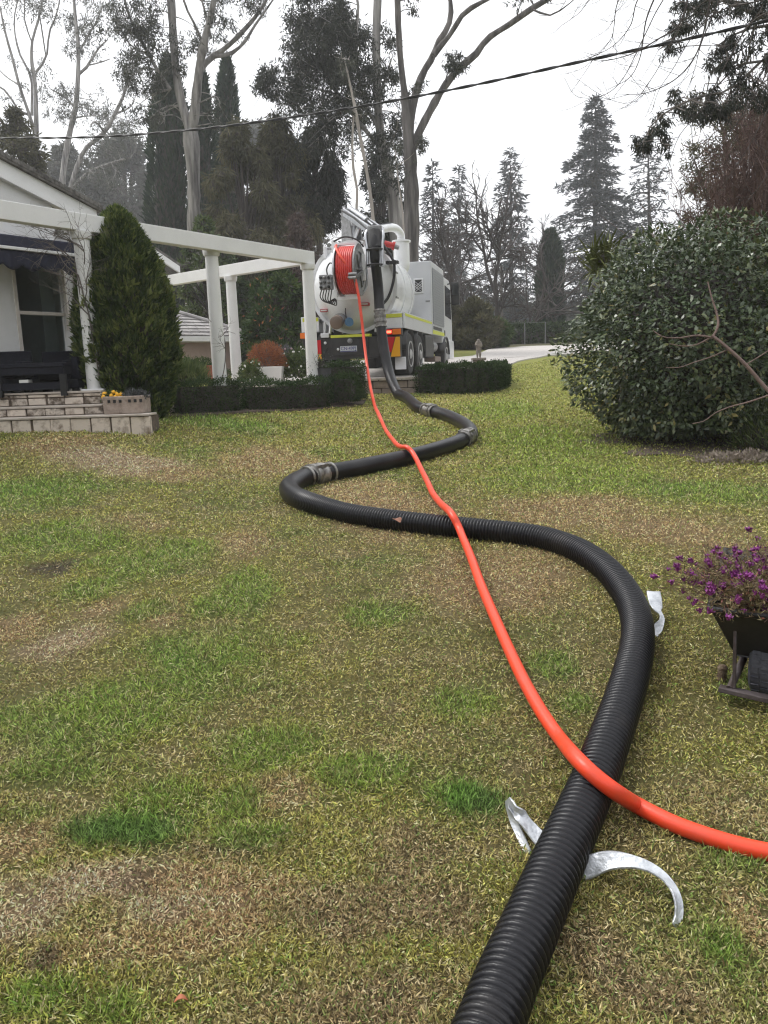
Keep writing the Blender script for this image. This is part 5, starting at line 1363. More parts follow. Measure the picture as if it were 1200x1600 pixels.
def tree(name, label, cat, d, limbs, blobs, bark, lmat, leaf=.22, asp=.24, drop=.7, group=None, dens=1.0, twn=3, depth=1.6, sides=9):
    """limbs: lists of (px, py, width px), outlined at distance d and splayed in depth; blobs: (px, py, radius px, leaves)"""
    base = limbs[0][0]; b3 = P(base[0], base[1], d); bz = float(gz(b3[0], d))
    t = thing(name, (b3[0], d, bz), label, cat, group)
    m = MB(); LP = []; LR = []
    for i, lb in enumerate(limbs):
        off = 0 if i == 0 else random.uniform(-1, 1) * depth
        q = []; k = len(lb)
        for j, (px, py, w) in enumerate(lb):
            q.append(np.append(P(px, py, d + off * (j / max(1, k - 1))), w / 2 * pxm(d)))
        q = np.array(q)
        if i == 0 and q[0, 2] > bz - .3: q = np.vstack([[q[0, 0] + (q[0, 0] - q[1, 0]) * .1, d, bz - .4, q[0, 3] * 1.25], q])
        pts = catmull(q[:, :3], max(.25, .012 * d)); s = np.concatenate([[0], np.cumsum(np.linalg.norm(np.diff(q[:, :3], axis=0), axis=1))])
        s2 = np.concatenate([[0], np.cumsum(np.linalg.norm(np.diff(pts, axis=0), axis=1))]); r = np.interp(s2 / s2[-1], s / s[-1], q[:, 3])
        r = r * (1 + .08 * RNG.normal(size=len(r)))
        m.tube(pts, r, sides if q[:, 3].max() > .08 else 5); LP.append(pts); LR.append(r)
    m.build('trunk', bark, t, smooth=70)
    LPc = np.concatenate(LP); LRc = np.concatenate(LR)
    tw = MB(); B3 = []; BR = []; BN = []
    for (px, py, rp, n) in blobs:
        c = P(px, py, d + random.uniform(-1, 1) * depth * .8); r = rp * pxm(d)
        B3.append(c); BR.append(r); BN.append(int(n * dens))
        j = int(np.argmin(((LPc - c) ** 2).sum(1) + .6 * np.maximum(0, LPc[:, 2] - c[2]) ** 2)); a = LPc[j]
        mid = (a + c) / 2 + RNG.normal(size=3) * .12 * np.linalg.norm(c - a) + np.array([0, 0, .1 * np.linalg.norm(c - a)])
        r0 = min(LRc[j] * .5, .012 * np.linalg.norm(c - a) + .012)
        tw.tube(catmull([a, mid, c], max(.2, np.linalg.norm(c - a) / 6)), np.linspace(r0, .010, len(catmull([a, mid, c], max(.2, np.linalg.norm(c - a) / 6)))), 4, cap=False)
        for k in range(twn):
            e_ = c + RNG.normal(size=3) * r * .8; s_ = mid * .4 + c * .6
            tw.tube([s_, (s_ + e_) / 2 + RNG.normal(size=3) * r * .12, e_], [.016, .011, .006], 3, cap=False)
    if blobs:
        tw.build('branches', bark, t)
        leaf_obj('foliage', foliage_blobs(B3, BR, BN, drop, leaf, asp), lmat, t)
    return t

def cloud(px0, px1, py0, py1, k, r, n):
    return [(random.uniform(px0, px1), random.uniform(py0, py1), r * random.uniform(.7, 1.3), n) for _ in range(k)]

M_palebark = mat('streaked_gum_bark', (.085, .078, .075), .85, c2=(.30, .285, .27), scale=4.5, lo=.36, hi=.60, bump=.5, stretch=(1, 1, .07))
# big forked gum left of centre
limbsA = [[(304, 470, 26), (303, 327, 19), (301, 250, 21), (297, 205, 24)], [(299, 212, 16), (289, 180, 14), (279, 140, 12), (273, 90, 11), (269, 30, 12), (265, -40, 11), (258, -120, 8)],
          [(299, 215, 15), (305, 165, 14), (311, 110, 12), (318, 70, 10), (330, 20, 8), (343, -40, 7), (352, -110, 5)], [(312, 112, 9), (326, 93, 8), (343, 82, 8), (365, 64, 6), (384, 44, 6), (404, 20, 5), (430, -25, 4)],
          [(334, 88, 6), (360, 84, 6), (380, 68, 5), (398, 40, 4), (418, 12, 3), (440, -20, 2)], [(266, 140, 5), (250, 117, 6), (232, 84, 5), (212, 48, 4), (199, 16, 4), (190, -20, 3)],
          [(318, 70, 4), (305, 40, 4), (290, 10, 3), (282, -20, 3)], [(330, 60, 4), (322, 30, 3), (318, 5, 3), (300, -10, 2)], [(232, 84, 3), (215, 78, 2), (200, 66, 2), (185, 40, 1.5)]]
blobsA = cloud(150, 250, -10, 60, 22, 14, 90) + cloud(190, 265, 40, 130, 24, 13, 80) + cloud(205, 250, 110, 190, 14, 11, 60) + cloud(325, 420, -20, 40, 20, 12, 70) + cloud(270, 320, 60, 110, 8, 10, 60) + cloud(300, 360, 20, 90, 10, 9, 40) + cloud(330, 350, 150, 200, 5, 9, 40) + cloud(120, 430, -140, -20, 30, 18, 80)
tree('gum_tree', 'big pale forked gum tree with thick double trunk left of the dark cypress pair', 'tree', 36, limbsA, blobsA, M_palebark, L_gum, group='tall gum trees', leaf=.24)
# dense gum with cream trunk above the truck
limbsB = [[(634, 470, 28), (621, 352, 25), (612, 300, 20), (603, 256, 15), (594, 205, 13), (590, 150, 12), (588, 60, 12), (590, 0, 11), (592, -80, 9), (590, -160, 6)], [(594, 205, 5), (570, 160, 5), (560, 110, 4), (556, 60, 5), (560, 10, 4), (552, -30, 3)],
          [(598, 235, 6), (560, 190, 6), (530, 150, 5), (505, 110, 4), (490, 70, 3), (478, 30, 3)], [(530, 150, 4), (500, 140, 3), (460, 132, 3), (430, 128, 2)], [(556, 60, 4), (545, 30, 4), (530, 0, 4), (515, -30, 3)], [(505, 110, 3), (495, 60, 3), (485, 20, 3), (470, -20, 2)],
          [(590, 150, 4), (604, 120, 3), (612, 90, 2)], [(600, 240, 4), (615, 215, 3), (622, 190, 2)]]
blobsB = cloud(455, 545, 25, 75, 30, 15, 130) + cloud(505, 585, 20, 130, 34, 15, 120) + cloud(455, 560, 80, 175, 40, 16, 130) + cloud(405, 470, 105, 150, 16, 12, 100) + cloud(540, 630, 110, 240, 34, 13, 100) + cloud(600, 632, 180, 330, 16, 10, 60) + cloud(470, 545, -40, 30, 16, 14, 90) + cloud(596, 625, 55, 70, 4, 9, 50) + cloud(480, 560, 170, 240, 22, 14, 110)
tree('gum_tree', 'tall gum with dark hanging leaf mass and cream upper trunk right above the truck boom', 'tree', 34, limbsB, blobsB, M_palebark, L_gumd, group='tall gum trees', leaf=.26)
# big dark trunk with spreading bare limbs on the right
limbsC = [[(640, 480, 28), (642, 371, 25), (643, 300, 23), (641, 245, 20), (637, 196, 15), (633, 150, 13)], [(633, 152, 11), (627, 105, 9), (623, 52, 9), (621, 0, 9), (618, -60, 8), (614, -120, 5)],
          [(640, 205, 12), (645, 165, 11), (653, 135, 10), (662, 112, 9), (677, 87, 9), (684, 66, 8), (700, 42, 8), (705, 12, 7), (700, -15, 6)], [(678, 86, 8), (690, 70, 8), (705, 52, 7), (722, 24, 7), (740, 10, 6), (768, -4, 5), (800, -24, 4)],
          [(644, 235, 14), (650, 218, 12), (658, 200, 12), (672, 173, 11), (691, 140, 11), (716, 108, 10), (744, 84, 10), (760, 62, 9), (796, 38, 8), (830, 14, 8), (870, -10, 7), (920, -45, 5)], [(830, 14, 3), (860, 24, 2.5), (884, 10, 2), (905, -8, 1.5)]]
blobsC = cloud(692, 726, 72, 108, 7, 9, 70) + cloud(650, 668, 215, 235, 4, 8, 50) + cloud(645, 660, 125, 140, 3, 7, 30) + cloud(630, 650, -10, 25, 4, 7, 30) + cloud(780, 860, -10, 0, 4, 9, 40)
tree('gum_tree', 'dark fissured gum trunk with long bare limbs sweeping right across the sky', 'tree', 31, limbsC, blobsC, mat('fissured_gum_bark', (.045, .040, .038), .9, c2=(.16, .145, .138), scale=5, lo=.40, hi=.66, bump=.6, stretch=(1, 1, .08)), L_gumd, group='tall gum trees')  # naturally dark bark, streaked along the trunk
# slender pale trunks behind the boom
for lab, pts in (('slender pale gum stem rising behind the left of the truck boom', [(586, 480, 6), (583, 343, 5), (572, 262, 5), (562, 210, 5), (553, 160, 4), (546, 128, 3), (538, 90, 2)]),
                 ('thinnest pale leaning stem directly left of the boom top', [(556, 480, 5), (557, 325, 4), (558, 297, 4), (552, 262, 4), (551, 210, 3), (555, 160, 2)]),
                 ('thin white stem between the cream trunk and the dark fissured trunk', [(634, 480, 4), (631, 370, 3), (629, 330, 3), (622, 280, 2), (618, 240, 1.5)])):
    tree('slender_gum', lab, 'tree', 29, [pts], cloud(pts[-1][0] - 14, pts[-1][0] + 14, pts[-1][1] - 10, pts[-1][1] + 30, 4, 8, 40), M_bark2, L_gum, group='slender gum stems', depth=.3)
# hazy thin gums at far left
L1 = [[(62, 400, 9), (58, 290, 8), (57, 227, 7), (55, 133, 6), (50, 100, 5), (50, 67, 4), (63, 20, 3), (68, -20, 2)], [(56, 215, 5), (46, 180, 5), (30, 133, 4), (20, 93, 4), (8, 50, 3), (0, 10, 2)], [(56, 113, 4), (72, 90, 3), (77, 50, 3), (88, 24, 2), (95, -10, 2)],
      [(50, 180, 4), (48, 120, 3), (30, 82, 3), (22, 34, 2), (30, -10, 2)], [(46, 180, 4), (28, 172, 3), (12, 145, 3), (-10, 130, 2)], [(30, 133, 3), (10, 120, 2), (-5, 105, 2)], [(72, 90, 2), (66, 50, 2), (60, 10, 1.5)], [(50, 67, 2), (38, 30, 2), (40, -10, 1.5)]]
tree('gum_tree', 'leggy hazy gum at the far left with many thin bare upright limbs', 'tree', 78, L1, cloud(0, 95, -20, 40, 20, 12, 45) + cloud(0, 80, 90, 160, 10, 9, 30) + cloud(10, 100, -80, -20, 12, 14, 50), M_palebark, L_woods, group='tall gum trees', leaf=.45, depth=3.5)
L2 = [[(92, 420, 10), (97, 287, 9), (107, 217, 8), (118, 167, 7), (122, 117, 6), (122, 67, 5), (117, 20, 4), (114, -40, 3)], [(122, 117, 4), (138, 102, 4), (150, 80, 3), (168, 62, 2)], [(122, 85, 3), (135, 60, 3), (150, 35, 2), (160, 10, 2)], [(118, 170, 3), (100, 150, 3), (80, 140, 2)], [(138, 102, 2), (155, 98, 2), (172, 92, 1.5)]]
tree('gum_tree', 'hazy gum with leaf tufts along a single pale bending trunk', 'tree', 74, L2, cloud(95, 185, 10, 90, 24, 11, 60) + cloud(85, 170, 140, 185, 16, 10, 50) + cloud(70, 110, 110, 190, 10, 9, 45) + cloud(90, 180, -60, 0, 12, 12, 50), M_palebark, L_woods, group='tall gum trees', leaf=.42, depth=3.5)
L3 = [[(105, 420, 8), (110, 297, 7), (120, 262, 6), (133, 233, 6), (163, 207, 6), (180, 177, 5), (195, 143, 4), (200, 105, 3)], [(180, 177, 3), (192, 174, 3), (205, 166, 2), (210, 155, 2)], [(163, 207, 3), (150, 190, 3), (142, 195, 2)], [(110, 297, 5), (135, 272, 5), (165, 258, 4), (190, 250, 3), (205, 246, 2)], [(195, 143, 2), (205, 125, 2), (212, 110, 1.5)]]
tree('gum_tree', 'crooked thin gum leaning right between the house gable and the cypress', 'tree', 66, L3, cloud(185, 225, 95, 150, 10, 9, 40) + cloud(140, 215, 175, 235, 18, 10, 45) + cloud(120, 200, 235, 300, 18, 11, 50), M_palebark, L_woods, group='tall gum trees', leaf=.38, depth=3)

# dark pencil cypresses
def cypress(label, apex, base_px, d, hw, n, lmat=L_cyp, group='pencil cypresses', shape=None):
    top = P(apex[0], apex[1], d); b = P(base_px, 520, d); zb = float(gz(b[0], d)); H = top[2] - zb; R_ = hw * pxm(d)
    t = thing('cypress_tree', (b[0], d, zb), label, 'tree', group)
    hh = RNG.random(n); a = RNG.random(n) * 2 * math.pi
    kx, kr = shape or ([0, .08, .3, .6, .8, .92, 1], [.7, .92, 1, .95, .75, .42, .04])
    lump = fbm(a * 2 + d, hh * 16 + base_px, 4) - .5
    r = np.interp(hh, kx, kr) * R_ * (1 + .55 * lump + .05 * RNG.normal(size=n))
    cx = b[0] + (top[0] - b[0]) * hh; pt = np.stack([cx + r * np.cos(a), d + r * np.sin(a), zb + hh * H], 1)
    D = unit(np.stack([np.cos(a) * .5, np.sin(a) * .5, np.ones(n)], 1) + RNG.normal(size=(n, 3)) * .3)
    V, F = leaves(pt, D, rdir(n), pxm(d) * (7 + 8 * RNG.random(n)), pxm(d) * 3.0); leaf_obj('foliage', [(V, F, np.clip(.45 + lump * 1.3 + .15 * RNG.normal(size=n), 0, 1))], lmat, t)
    m = MB(); prof = [(h * H, max(.02, float(np.interp(h, kx, kr)) * R_ * .74)) for h in np.linspace(.01, .94, 12)]
    vs = MB(); o = m.turn((0, 0, 0), (0, 0, 1), prof, 10); m.v = [(x + b[0] + (top[0] - b[0]) * z / H, y + d, z + zb) for x, y, z in m.v]; m.build('branches', M_twig, t)
    m = MB(); m.tube([(b[0], d, zb - .2), (b[0], d, zb + H * .15)], R_ * .15, 8); m.build('trunk', M_bark, t)
cypress('broad dark pencil cypress left of the big forked gum trunk', (263, 92), 266, 46, 31, 9000)
cypress('narrower dark pencil cypress just right of the big forked gum trunk', (317, 120), 320, 46, 17, 5500)
cypress('short tipped dark cypress with its top clear against the sky', (354, 92), 354, 49, 19, 5500)
cypress('hazy upright cypress beside the driveway left of the camellia', (860, 366), 858, 56, 16, 6500)
def rounded(name, label, px, py_top, d, hw, n, lmat, leafpx=(7, 7, 2.4), up=-.6, group=None, base_py=540, shape=None, cat='tree', core=.7, py_bot=None, lobes=64):
    """dense tree or tall shrub: many leafy lobes round a trunk, reaching low"""
    top = P(px, py_top, d); zb = float(gz(top[0], d)); zlow = zb if py_bot is None else P(px, py_bot, d)[2]; H = top[2] - zlow; R_ = hw * pxm(d)
    t = thing(name, (top[0], d, zb), label, cat, group)
    kx, kr = shape or ([0, .15, .4, .65, .85, .96, 1], [.75, .95, 1, .9, .62, .34, .12])
    n = int(n * 1.35)
    lh = RNG.random(lobes) ** .9; la = RNG.random(lobes) * 2 * math.pi; lr = R_ * (.17 + .20 * RNG.random(lobes)) * (.55 + .45 * np.interp(lh, kx, kr))
    rad_ = np.maximum(0, np.interp(lh, kx, kr) * R_ * (.75 + .4 * RNG.random(lobes)) - lr * .7); LC = np.stack([top[0] + rad_ * np.cos(la), d + rad_ * np.sin(la), zlow + lh * (H - lr * .6)], 1)
    LC[0] = (top[0], d, top[2] - lr[0] * 1.1); w = RNG.choice(lobes, n, p=lr ** 2 / (lr ** 2).sum()); q = rdir(n); q[:, 2] = q[:, 2] * .9 + .12
    sz = np.array([1, 1, 1.25 if up < -.5 else .85]); pt = LC[w] + q * (lr[w] * (1 - .55 * RNG.random(n) ** 1.6))[:, None] * sz * (1 + .5 * (fbm(q[:, 0] * 3 + w, q[:, 2] * 3 + w * .37, 3) - .5))[:, None]
    pt[:, 2] = np.maximum(pt[:, 2], zb + .05)
    D = unit(q * .45 + RNG.normal(size=(n, 3)) * .45 + np.array([0, 0, up])); tn = RNG.normal(size=lobes) * .13
    V, F = leaves(pt, D, rdir(n), pxm(d) * (leafpx[0] + leafpx[1] * RNG.random(n)) * .8, pxm(d) * leafpx[2] * .9); leaf_obj('foliage', [(V, F, np.clip(.45 + tn[w] + .18 * RNG.normal(size=n), 0, 1))], lmat, t)
    m = MB(); m.tube([(top[0], d, zb - .3), (top[0] + .05 * R_, d, zlow + H * .45), (top[0], d, zlow + H * .85)], [R_ * .10 + .05, R_ * .06 + .03, .03], 7); m.build('trunk', M_bark, t)
    m = MB()
    for c, r_ in zip(LC, lr):
        a = np.array([top[0], d, zlow + (c[2] - zlow) * .6]); m.tube([a, (a + c) / 2 + np.array([0, 0, -.05 * R_]), c], [.03 * R_ + .02, .02 * R_ + .01, .01], 4, cap=False)
        if core > 0: m.ball(c, r_ * (.55 if core >= .6 else .35), 7, 5)
    m.build('branches', M_twig, t)
    return t
rounded('she_oak', 'brownish olive weeping she-oak in front of the cypress tops', 372, 186, 33, 62, 20000, L_olive, (10, 9, 2.0), -1.0, 'weeping she-oaks')
rounded('she_oak', 'taller narrow olive she-oak between the brownish one and the hanging gum leaves', 432, 178, 35, 56, 17000, L_olive, (10, 9, 2.0), -1.0, 'weeping she-oaks')
rounded('she_oak', 'dark she-oak tucked under the hanging gum leaves left of the boom', 490, 200, 36, 40, 9000, L_gumd, (10, 9, 2.0), -1.0, 'weeping she-oaks', core=.4, py_bot=350)
rounded('dark_pine', 'dark drooping tree behind the cream gum trunk and the boom', 590, 225, 40, 46, 9000, L_gumd, (10, 8, 2.4), -.8, core=.5)
rounded('olive_tree', 'dark olive rounded tree behind the house gable at the far left', 22, 170, 40, 55, 9000, L_olive, (8, 7, 2.6), -.3)
rounded('hazy_tree', 'pale hazy wooded crown between the house gable and the cypress', 185, 205, 100, 80, 16000, L_woods, (7, 7, 3), -.4, core=.75, lobes=80)
rounded('hazy_tree', 'pale hazy tree crown showing between the she-oaks and the gum leaves', 400, 190, 110, 60, 9000, L_woods, (7, 7, 3), -.4, core=.75, lobes=70)
rounded('hazy_tree', 'pale hazy crown right behind the house gable peak', 100, 225, 95, 66, 11000, L_woods, (7, 7, 3), -.4, core=.75, lobes=70)
rounded('green_shrub', 'lighter green shrub at the foot of the big forked gum', 318, 338, 30, 45, 6000, L_mid, (7, 6, 3), .2, 'shrubs behind the pergola', cat='shrub')
rounded('green_shrub', 'dark leafy shrub filling the space behind the orange shrub', 425, 395, 24, 48, 8000, L_green, (8, 8, 3), .1, 'shrubs behind the pergola', cat='shrub')
rounded('green_shrub', 'deep green shrub over the tiled garage roof', 355, 400, 31, 40, 5500, L_green, (8, 8, 3), .1, 'shrubs behind the pergola', cat='shrub')
rounded('brown_shrub', 'brown drooping shrub behind the left edge of the truck tank', 465, 330, 27, 34, 6000, L_brown, (9, 8, 1.6), -.9, 'shrubs behind the pergola', cat='shrub', core=.6)
mound('autumn_branches', 'a few orange and yellow autumn leaf sprays in front of the dark shrub', 'shrub', P(415, 545, 22.6), (.7, .4, 2.2), 45, L_orange, .12, asp=.3, up=0, stems=False)
# thin scrub seen through under the gum leaves
for i, (px, d) in enumerate(((490, 42), (525, 45), (462, 44))):
    p = P(px, 500, d); t = thing('bare_sapling', (p[0], d, float(gz(p[0], d))), ['wispy bare sapling left of the truck crane turret', 'wispy bare sapling directly behind the truck hose reel', 'wispy bare sapling behind the end column of the pergola'][i], 'tree', 'bare saplings'); m = MB()
    twigs(m, (p[0], d, float(gz(p[0], d)) - .1), (random.uniform(-.2, .2), 0, 1), 4.2, .09, 0, 5, wob=.3, kids=(2, 4), ratio=.66, n=5, sp=.55)
    m.build('branches', M_bark, t, kind=None)

# cedars on the right
def cedar(label, apex, base_px, d, hw, nb, dens=15, sparse=.85, group='tall conifers behind the driveway'):
    top = P(apex[0], apex[1], d); b = P(base_px, 525, d); zb = float(gz(b[0], d)); H = top[2] - zb; R_ = hw * pxm(d)
    t = thing('cedar_tree', (b[0], d, zb), label, 'tree', group)
    ax = lambda h: np.array([b[0] + (top[0] - b[0]) * h, d, zb + H * h])
    m = MB(); m.tube([ax(-.02), ax(.3), ax(.7), ax(1.0)], [H * .016, H * .013, H * .007, .02], 7); m.build('trunk', M_dbark, t)
    br = MB(); Pp = []; Dd = []; Ss = []; Tt = []
    lo = .10
    for i in range(nb):
        h = lo + (1 - lo) * ((i + RNG.random() * .8) / nb) ** .92
        prof = (1 - h) ** .80 * (.6 + .4 * min(1, h / .22)) if h < .22 else (1 - h) ** .80
        L = R_ * prof * (.62 + .5 * RNG.random()) + .15
        az = RNG.random() * 2 * math.pi; dr = np.array([math.cos(az), math.sin(az), 0]); p0 = ax(h)
        k = 6; tt = np.linspace(0, 1, k); pts = p0 + dr * (L * tt)[:, None] + np.array([0, 0, 1])[None] * (L * (.22 * tt - .42 * tt ** 2 - .05))[:, None]
        br.tube(pts, np.linspace(.045, .012, k) * (H / 14), 3, cap=False)
        n = int(L * dens * sparse * 2.6) + 6; u = RNG.random(n) ** .7; pp = np.stack([np.interp(u, tt, pts[:, c]) for c in range(3)], 1)
        sd = np.array([-dr[1], dr[0], 0]); w = RNG.normal(size=n) * .20 * L * (1.1 - u) + RNG.normal(size=n) * .10
        pp = pp + sd * w[:, None] + np.array([0, 0, 1]) * (RNG.normal(size=n) * .07 - np.abs(w) * .12)[:, None]
        Pp.append(pp); Dd.append(unit(dr * .8 + sd * np.sign(w)[:, None] * .6 + RNG.normal(size=(n, 3)) * .35 + np.array([0, 0, -.12]))); Ss.append(np.cross(Dd[-1], np.array([0, 0, 1.0]) + RNG.normal(size=(n, 3)) * .35)); Tt.append(np.clip(.42 + RNG.normal() * .14 + .16 * RNG.normal(size=n), 0, 1))
    br.build('branches', M_dbark, t)
    Pp, Dd, Ss, Tt = map(np.concatenate, (Pp, Dd, Ss, Tt)); n = len(Pp)
    V, F = leaves(Pp, Dd, Ss, pxm(d) * (6 + 6 * RNG.random(n)), pxm(d) * 2.4); leaf_obj('needles', [(V, F, Tt)], L_cedar, t)
M_dbark = mat('dark_conifer_bark', (.055, .048, .046), .9)
cedar('largest blue grey cedar standing over the left shoulder of the camellia', (930, 150), 930, 82, 125, 260, 9.5)
cedar('medium dark cedar in the gap right of the truck cab', (797, 232), 800, 92, 68, 150, 7)
cedar('small pointed conifer right above the truck cabinet', (717, 258), 718, 98, 56, 115, 6.5, .8)
cedar('conifer half hidden behind the dark fissured gum trunk', (676, 250), 678, 84, 62, 115, 7, .8)
cedar('sparse see-through conifer right of the largest cedar', (1012, 205), 1018, 88, 95, 140, 4.5, .7)
# bare winter trees by the drive
for i, (px, d, L_, r_) in enumerate(((748, 44, 3.7, .15), (780, 48, 4.1, .18), (822, 52, 3.6, .14), (706, 50, 3.6, .13), (735, 58, 4.2, .15))):
    p = P(px, 520, d); t = thing('bare_tree', (p[0], d, float(gz(p[0], d))), ['leafless winter tree nearest the truck mirror', 'leafless winter tree with the thickest trunk in the gap beside the cypress', 'leafless winter tree immediately left of the hazy cypress', 'leafless winter tree partly behind the truck cab', 'tall leafless winter tree behind the small pointed conifer'][i], 'tree', 'bare trees along the driveway'); m = MB()
    twigs(m, (p[0], d, float(gz(p[0], d)) - .2), (random.uniform(-.15, .15), 0, 1), L_, r_, 0, 5, wob=.4, kids=(2, 4), ratio=.66, n=7, sp=.68, rf=.66)
    m.build('branches', M_twig, t)
# shrubs and hedge beyond the drive
rounded('spreading_shrub', 'wide grey green juniper shrub behind the statue', 742, 470, 37, 40, 8000, L_olive, (7, 8, 2.2), .4, 'shrubs beyond the driveway', cat='shrub', shape=([0, .3, .6, .85, 1], [1, .95, .75, .45, .08]))
rounded('spreading_shrub', 'darker shrub left of the juniper behind the truck cab', 705, 478, 39, 30, 5000, L_olive, (7, 8, 2.2), .4, 'shrubs beyond the driveway', cat='shrub')
rounded('spreading_shrub', 'small shrub at the right side of the juniper', 775, 500, 38, 22, 4000, L_green, (7, 8, 2.2), .4, 'shrubs beyond the driveway', cat='shrub')
a, b = P(770, 540, 47), P(990, 535, 49); far_h = thing('far_hedge', ((a[0] + b[0]) / 2, 48, 3.0), 'dark clipped hedge closing the far end of the driveway', 'hedge')
leaf_obj('foliage', [box_leaves(((a[0] + b[0]) / 2, 48, 0), b - a, float(np.linalg.norm(b - a)), 1.2, 2.9, P(820, 510, 48)[2], 9000, .16, rnd=.08)], L_hedge, far_h)
zt_ = P(820, 510, 48)[2]; m = MB(); m.bar((a[0] + .3, 47, (2.9 + zt_) / 2 - .15), (b[0] - .3, 49, (2.9 + zt_) / 2 - .15), .7, zt_ - 2.9 - .5); m.build('branches', M_twig, far_h)
fn = thing('wire_fence', P(800, 540, 44), 'grey wire fence with slim posts in front of the far hedge', 'fence'); M_fence = mat('grey_fence_metal', (.16, .16, .165), .6)
for k in range(3):
    p = P(788 + 32 * k, 540, 44); m = MB(); z_ = float(gz(p[0], 44)); m.box((p[0] - .022, 43.97, z_ - .1), (p[0] + .022, 44.03, z_ + 1.2)); m.build('post', M_fence, fn)
for z_ in (1.18,):
    p, q = P(785, 540, 44), P(860, 540, 44); m = MB(); m.tube([(p[0], 43.96, float(gz(p[0], 44)) + z_), (q[0], 43.96, float(gz(q[0], 44)) + z_)], .008, 4); m.build('wire', M_fence, fn)
pp_ = P(784, 500, 62); pz_ = float(gz(pp_[0], 62)); pt_ = P(784, 415, 62)[2]; po = thing('power_pole', (pp_[0], 62, pz_), 'distant power pole with a short crossarm in front of the medium cedar', 'pole'); M_pole = mat('weathered_timber', (.12, .11, .10), .9)
m = MB(); m.tube([(pp_[0], 62, pz_ - .3), (pp_[0], 62, pt_)], .10, 8); m.build('post', M_pole, po); m = MB(); m.box((pp_[0] - .8, 61.8, pt_ - .62), (pp_[0] + .8, 61.9, pt_ - .45)); m.build('crossarm', M_pole, po)
# the far wood closing the horizon
wd = MB(); parts = []
n = 60000; th = (RNG.random(n) - .5) * 1.9; dd_ = 95 + 60 * RNG.random(n); hgt = 5 + 9 * fbm(th * 22 + 4, dd_ * .05, 4) + 6 * (th < -.05)
x_ = np.sin(th) * dd_ * 1.2; y_ = np.cos(th) * dd_
z_ = gz(x_, y_) + hgt * RNG.random(n) ** .8 * (.55 + .45 * sm(.02, .2, np.abs(th - .16)))
V, F = leaves(np.stack([x_, y_, z_], 1), unit(RNG.normal(size=(n, 3)) + np.array([0, 0, -.3])), rdir(n), .9 + .7 * RNG.random(n), .5)
n2 = 34000; th2 = math.pi + (RNG.random(n2) - .5) * 3.9; d2_ = 34 + 40 * RNG.random(n2); x2 = np.sin(th2) * d2_ * 1.3; y2 = np.cos(th2) * d2_  # unseen trees behind the camera, added to block low sky light
h2 = (11 + 9 * fbm(th2 * 14 + 30, d2_ * .06, 4)) * RNG.random(n2) ** .75
V2, F2 = leaves(np.stack([x2, y2, gz(x2, y2) + h2], 1), unit(RNG.normal(size=(n2, 3)) + np.array([0, 0, -.3])), rdir(n2), 1.3 + 1.0 * RNG.random(n2), .8)
wo = leaf_obj('distant_woodland', [(V, F, .45 + .25 * RNG.normal(size=n)), (V2, F2, .4 + .25 * RNG.normal(size=n2))], L_woods, None); tag(wo, kind='stuff')

# tall red-brown leafless thicket at the right edge
rb = P(1185, 560, 15.5); zr_ = float(gz(rb[0], 15.5)); rbt = thing('leafless_thicket', (rb[0], 15.5, zr_), 'tall reddish brown leafless thicket rising behind the camellia at the right edge', 'shrub')
m = MB(); n_t = 1300; M_redtw = mat('red_brown_twigs', (.095, .055, .048), .85, c2=(.16, .10, .085), scale=3); Ptw = []; Dtw = []
for k in range(n_t):
    x0 = rb[0] + random.gauss(.75, .95); y0 = 15.5 + random.uniform(-.4, 1.6); u0 = (x0 - rb[0] - .75)
    hm = 6.3 - 1.0 * min(2.5, abs(u0)) ** 1.6 * (1 if u0 < 0 else .3) + .9 * (vnoise(np.array([x0 * 2.2 + 40]), np.array([y0]))[0] - .5)
    Hh = max(1.2, hm * (.5 + .5 * random.random() ** .5)); q0 = np.array([x0, y0, zr_ + random.uniform(.2, 2.6)]); lean = u0 * .22 + random.gauss(0, .35)
    q1 = np.array([x0 + lean * .5, y0 - .1 + RNG.normal() * .2, zr_ + Hh * .75]); q2 = np.array([x0 + lean * 1.3, y0 + RNG.normal() * .4 - .4, zr_ + Hh])
    if q1[2] < q0[2] + .3: q1[2] = q0[2] + .4; q2[2] = max(q2[2], q1[2] + .4)
    m.tube([q0, q1, q2], [.013, .008, .003], 3, cap=False)
    for j in range(18):
        t_ = random.uniform(.2, 1); q = q0 * (1 - t_) ** 2 + q1 * 2 * t_ * (1 - t_) + q2 * t_ ** 2; Ptw.append(q); Dtw.append(unit(RNG.normal(size=3) * .8 + np.array([-.2, -.3, .5])))
m.build('stems', M_redtw, rbt)
Ptw = np.array(Ptw); n = len(Ptw); L_rt = leafmat('red_twig', [(0, (.06, .035, .03)), (.6, (.12, .07, .06)), (1, (.24, .17, .14))], rough=.8)
V, F = leaves(Ptw, np.array(Dtw), rdir(n), .16 + .16 * RNG.random(n), .016); leaf_obj('side_twigs', [(V, F, .5 + .22 * RNG.normal(size=n))], L_rt, rbt)
tree('olive_tree', 'grey olive leafy tree top behind the red-brown thicket', 'tree', 19, [[(1160, 560, 16), (1150, 420, 12), (1140, 300, 8), (1130, 210, 4)], [(1150, 420, 8), (1190, 320, 6), (1210, 220, 4)], [(1148, 380, 6), (1105, 310, 4), (1085, 250, 2)]],
     cloud(1080, 1210, 165, 240, 26, 15, 110) + cloud(1075, 1150, 230, 340, 24, 15, 110) + cloud(1150, 1230, 200, 320, 20, 16, 100), M_bark, L_olive, leaf=.17, asp=.22, drop=.3, depth=1.0)

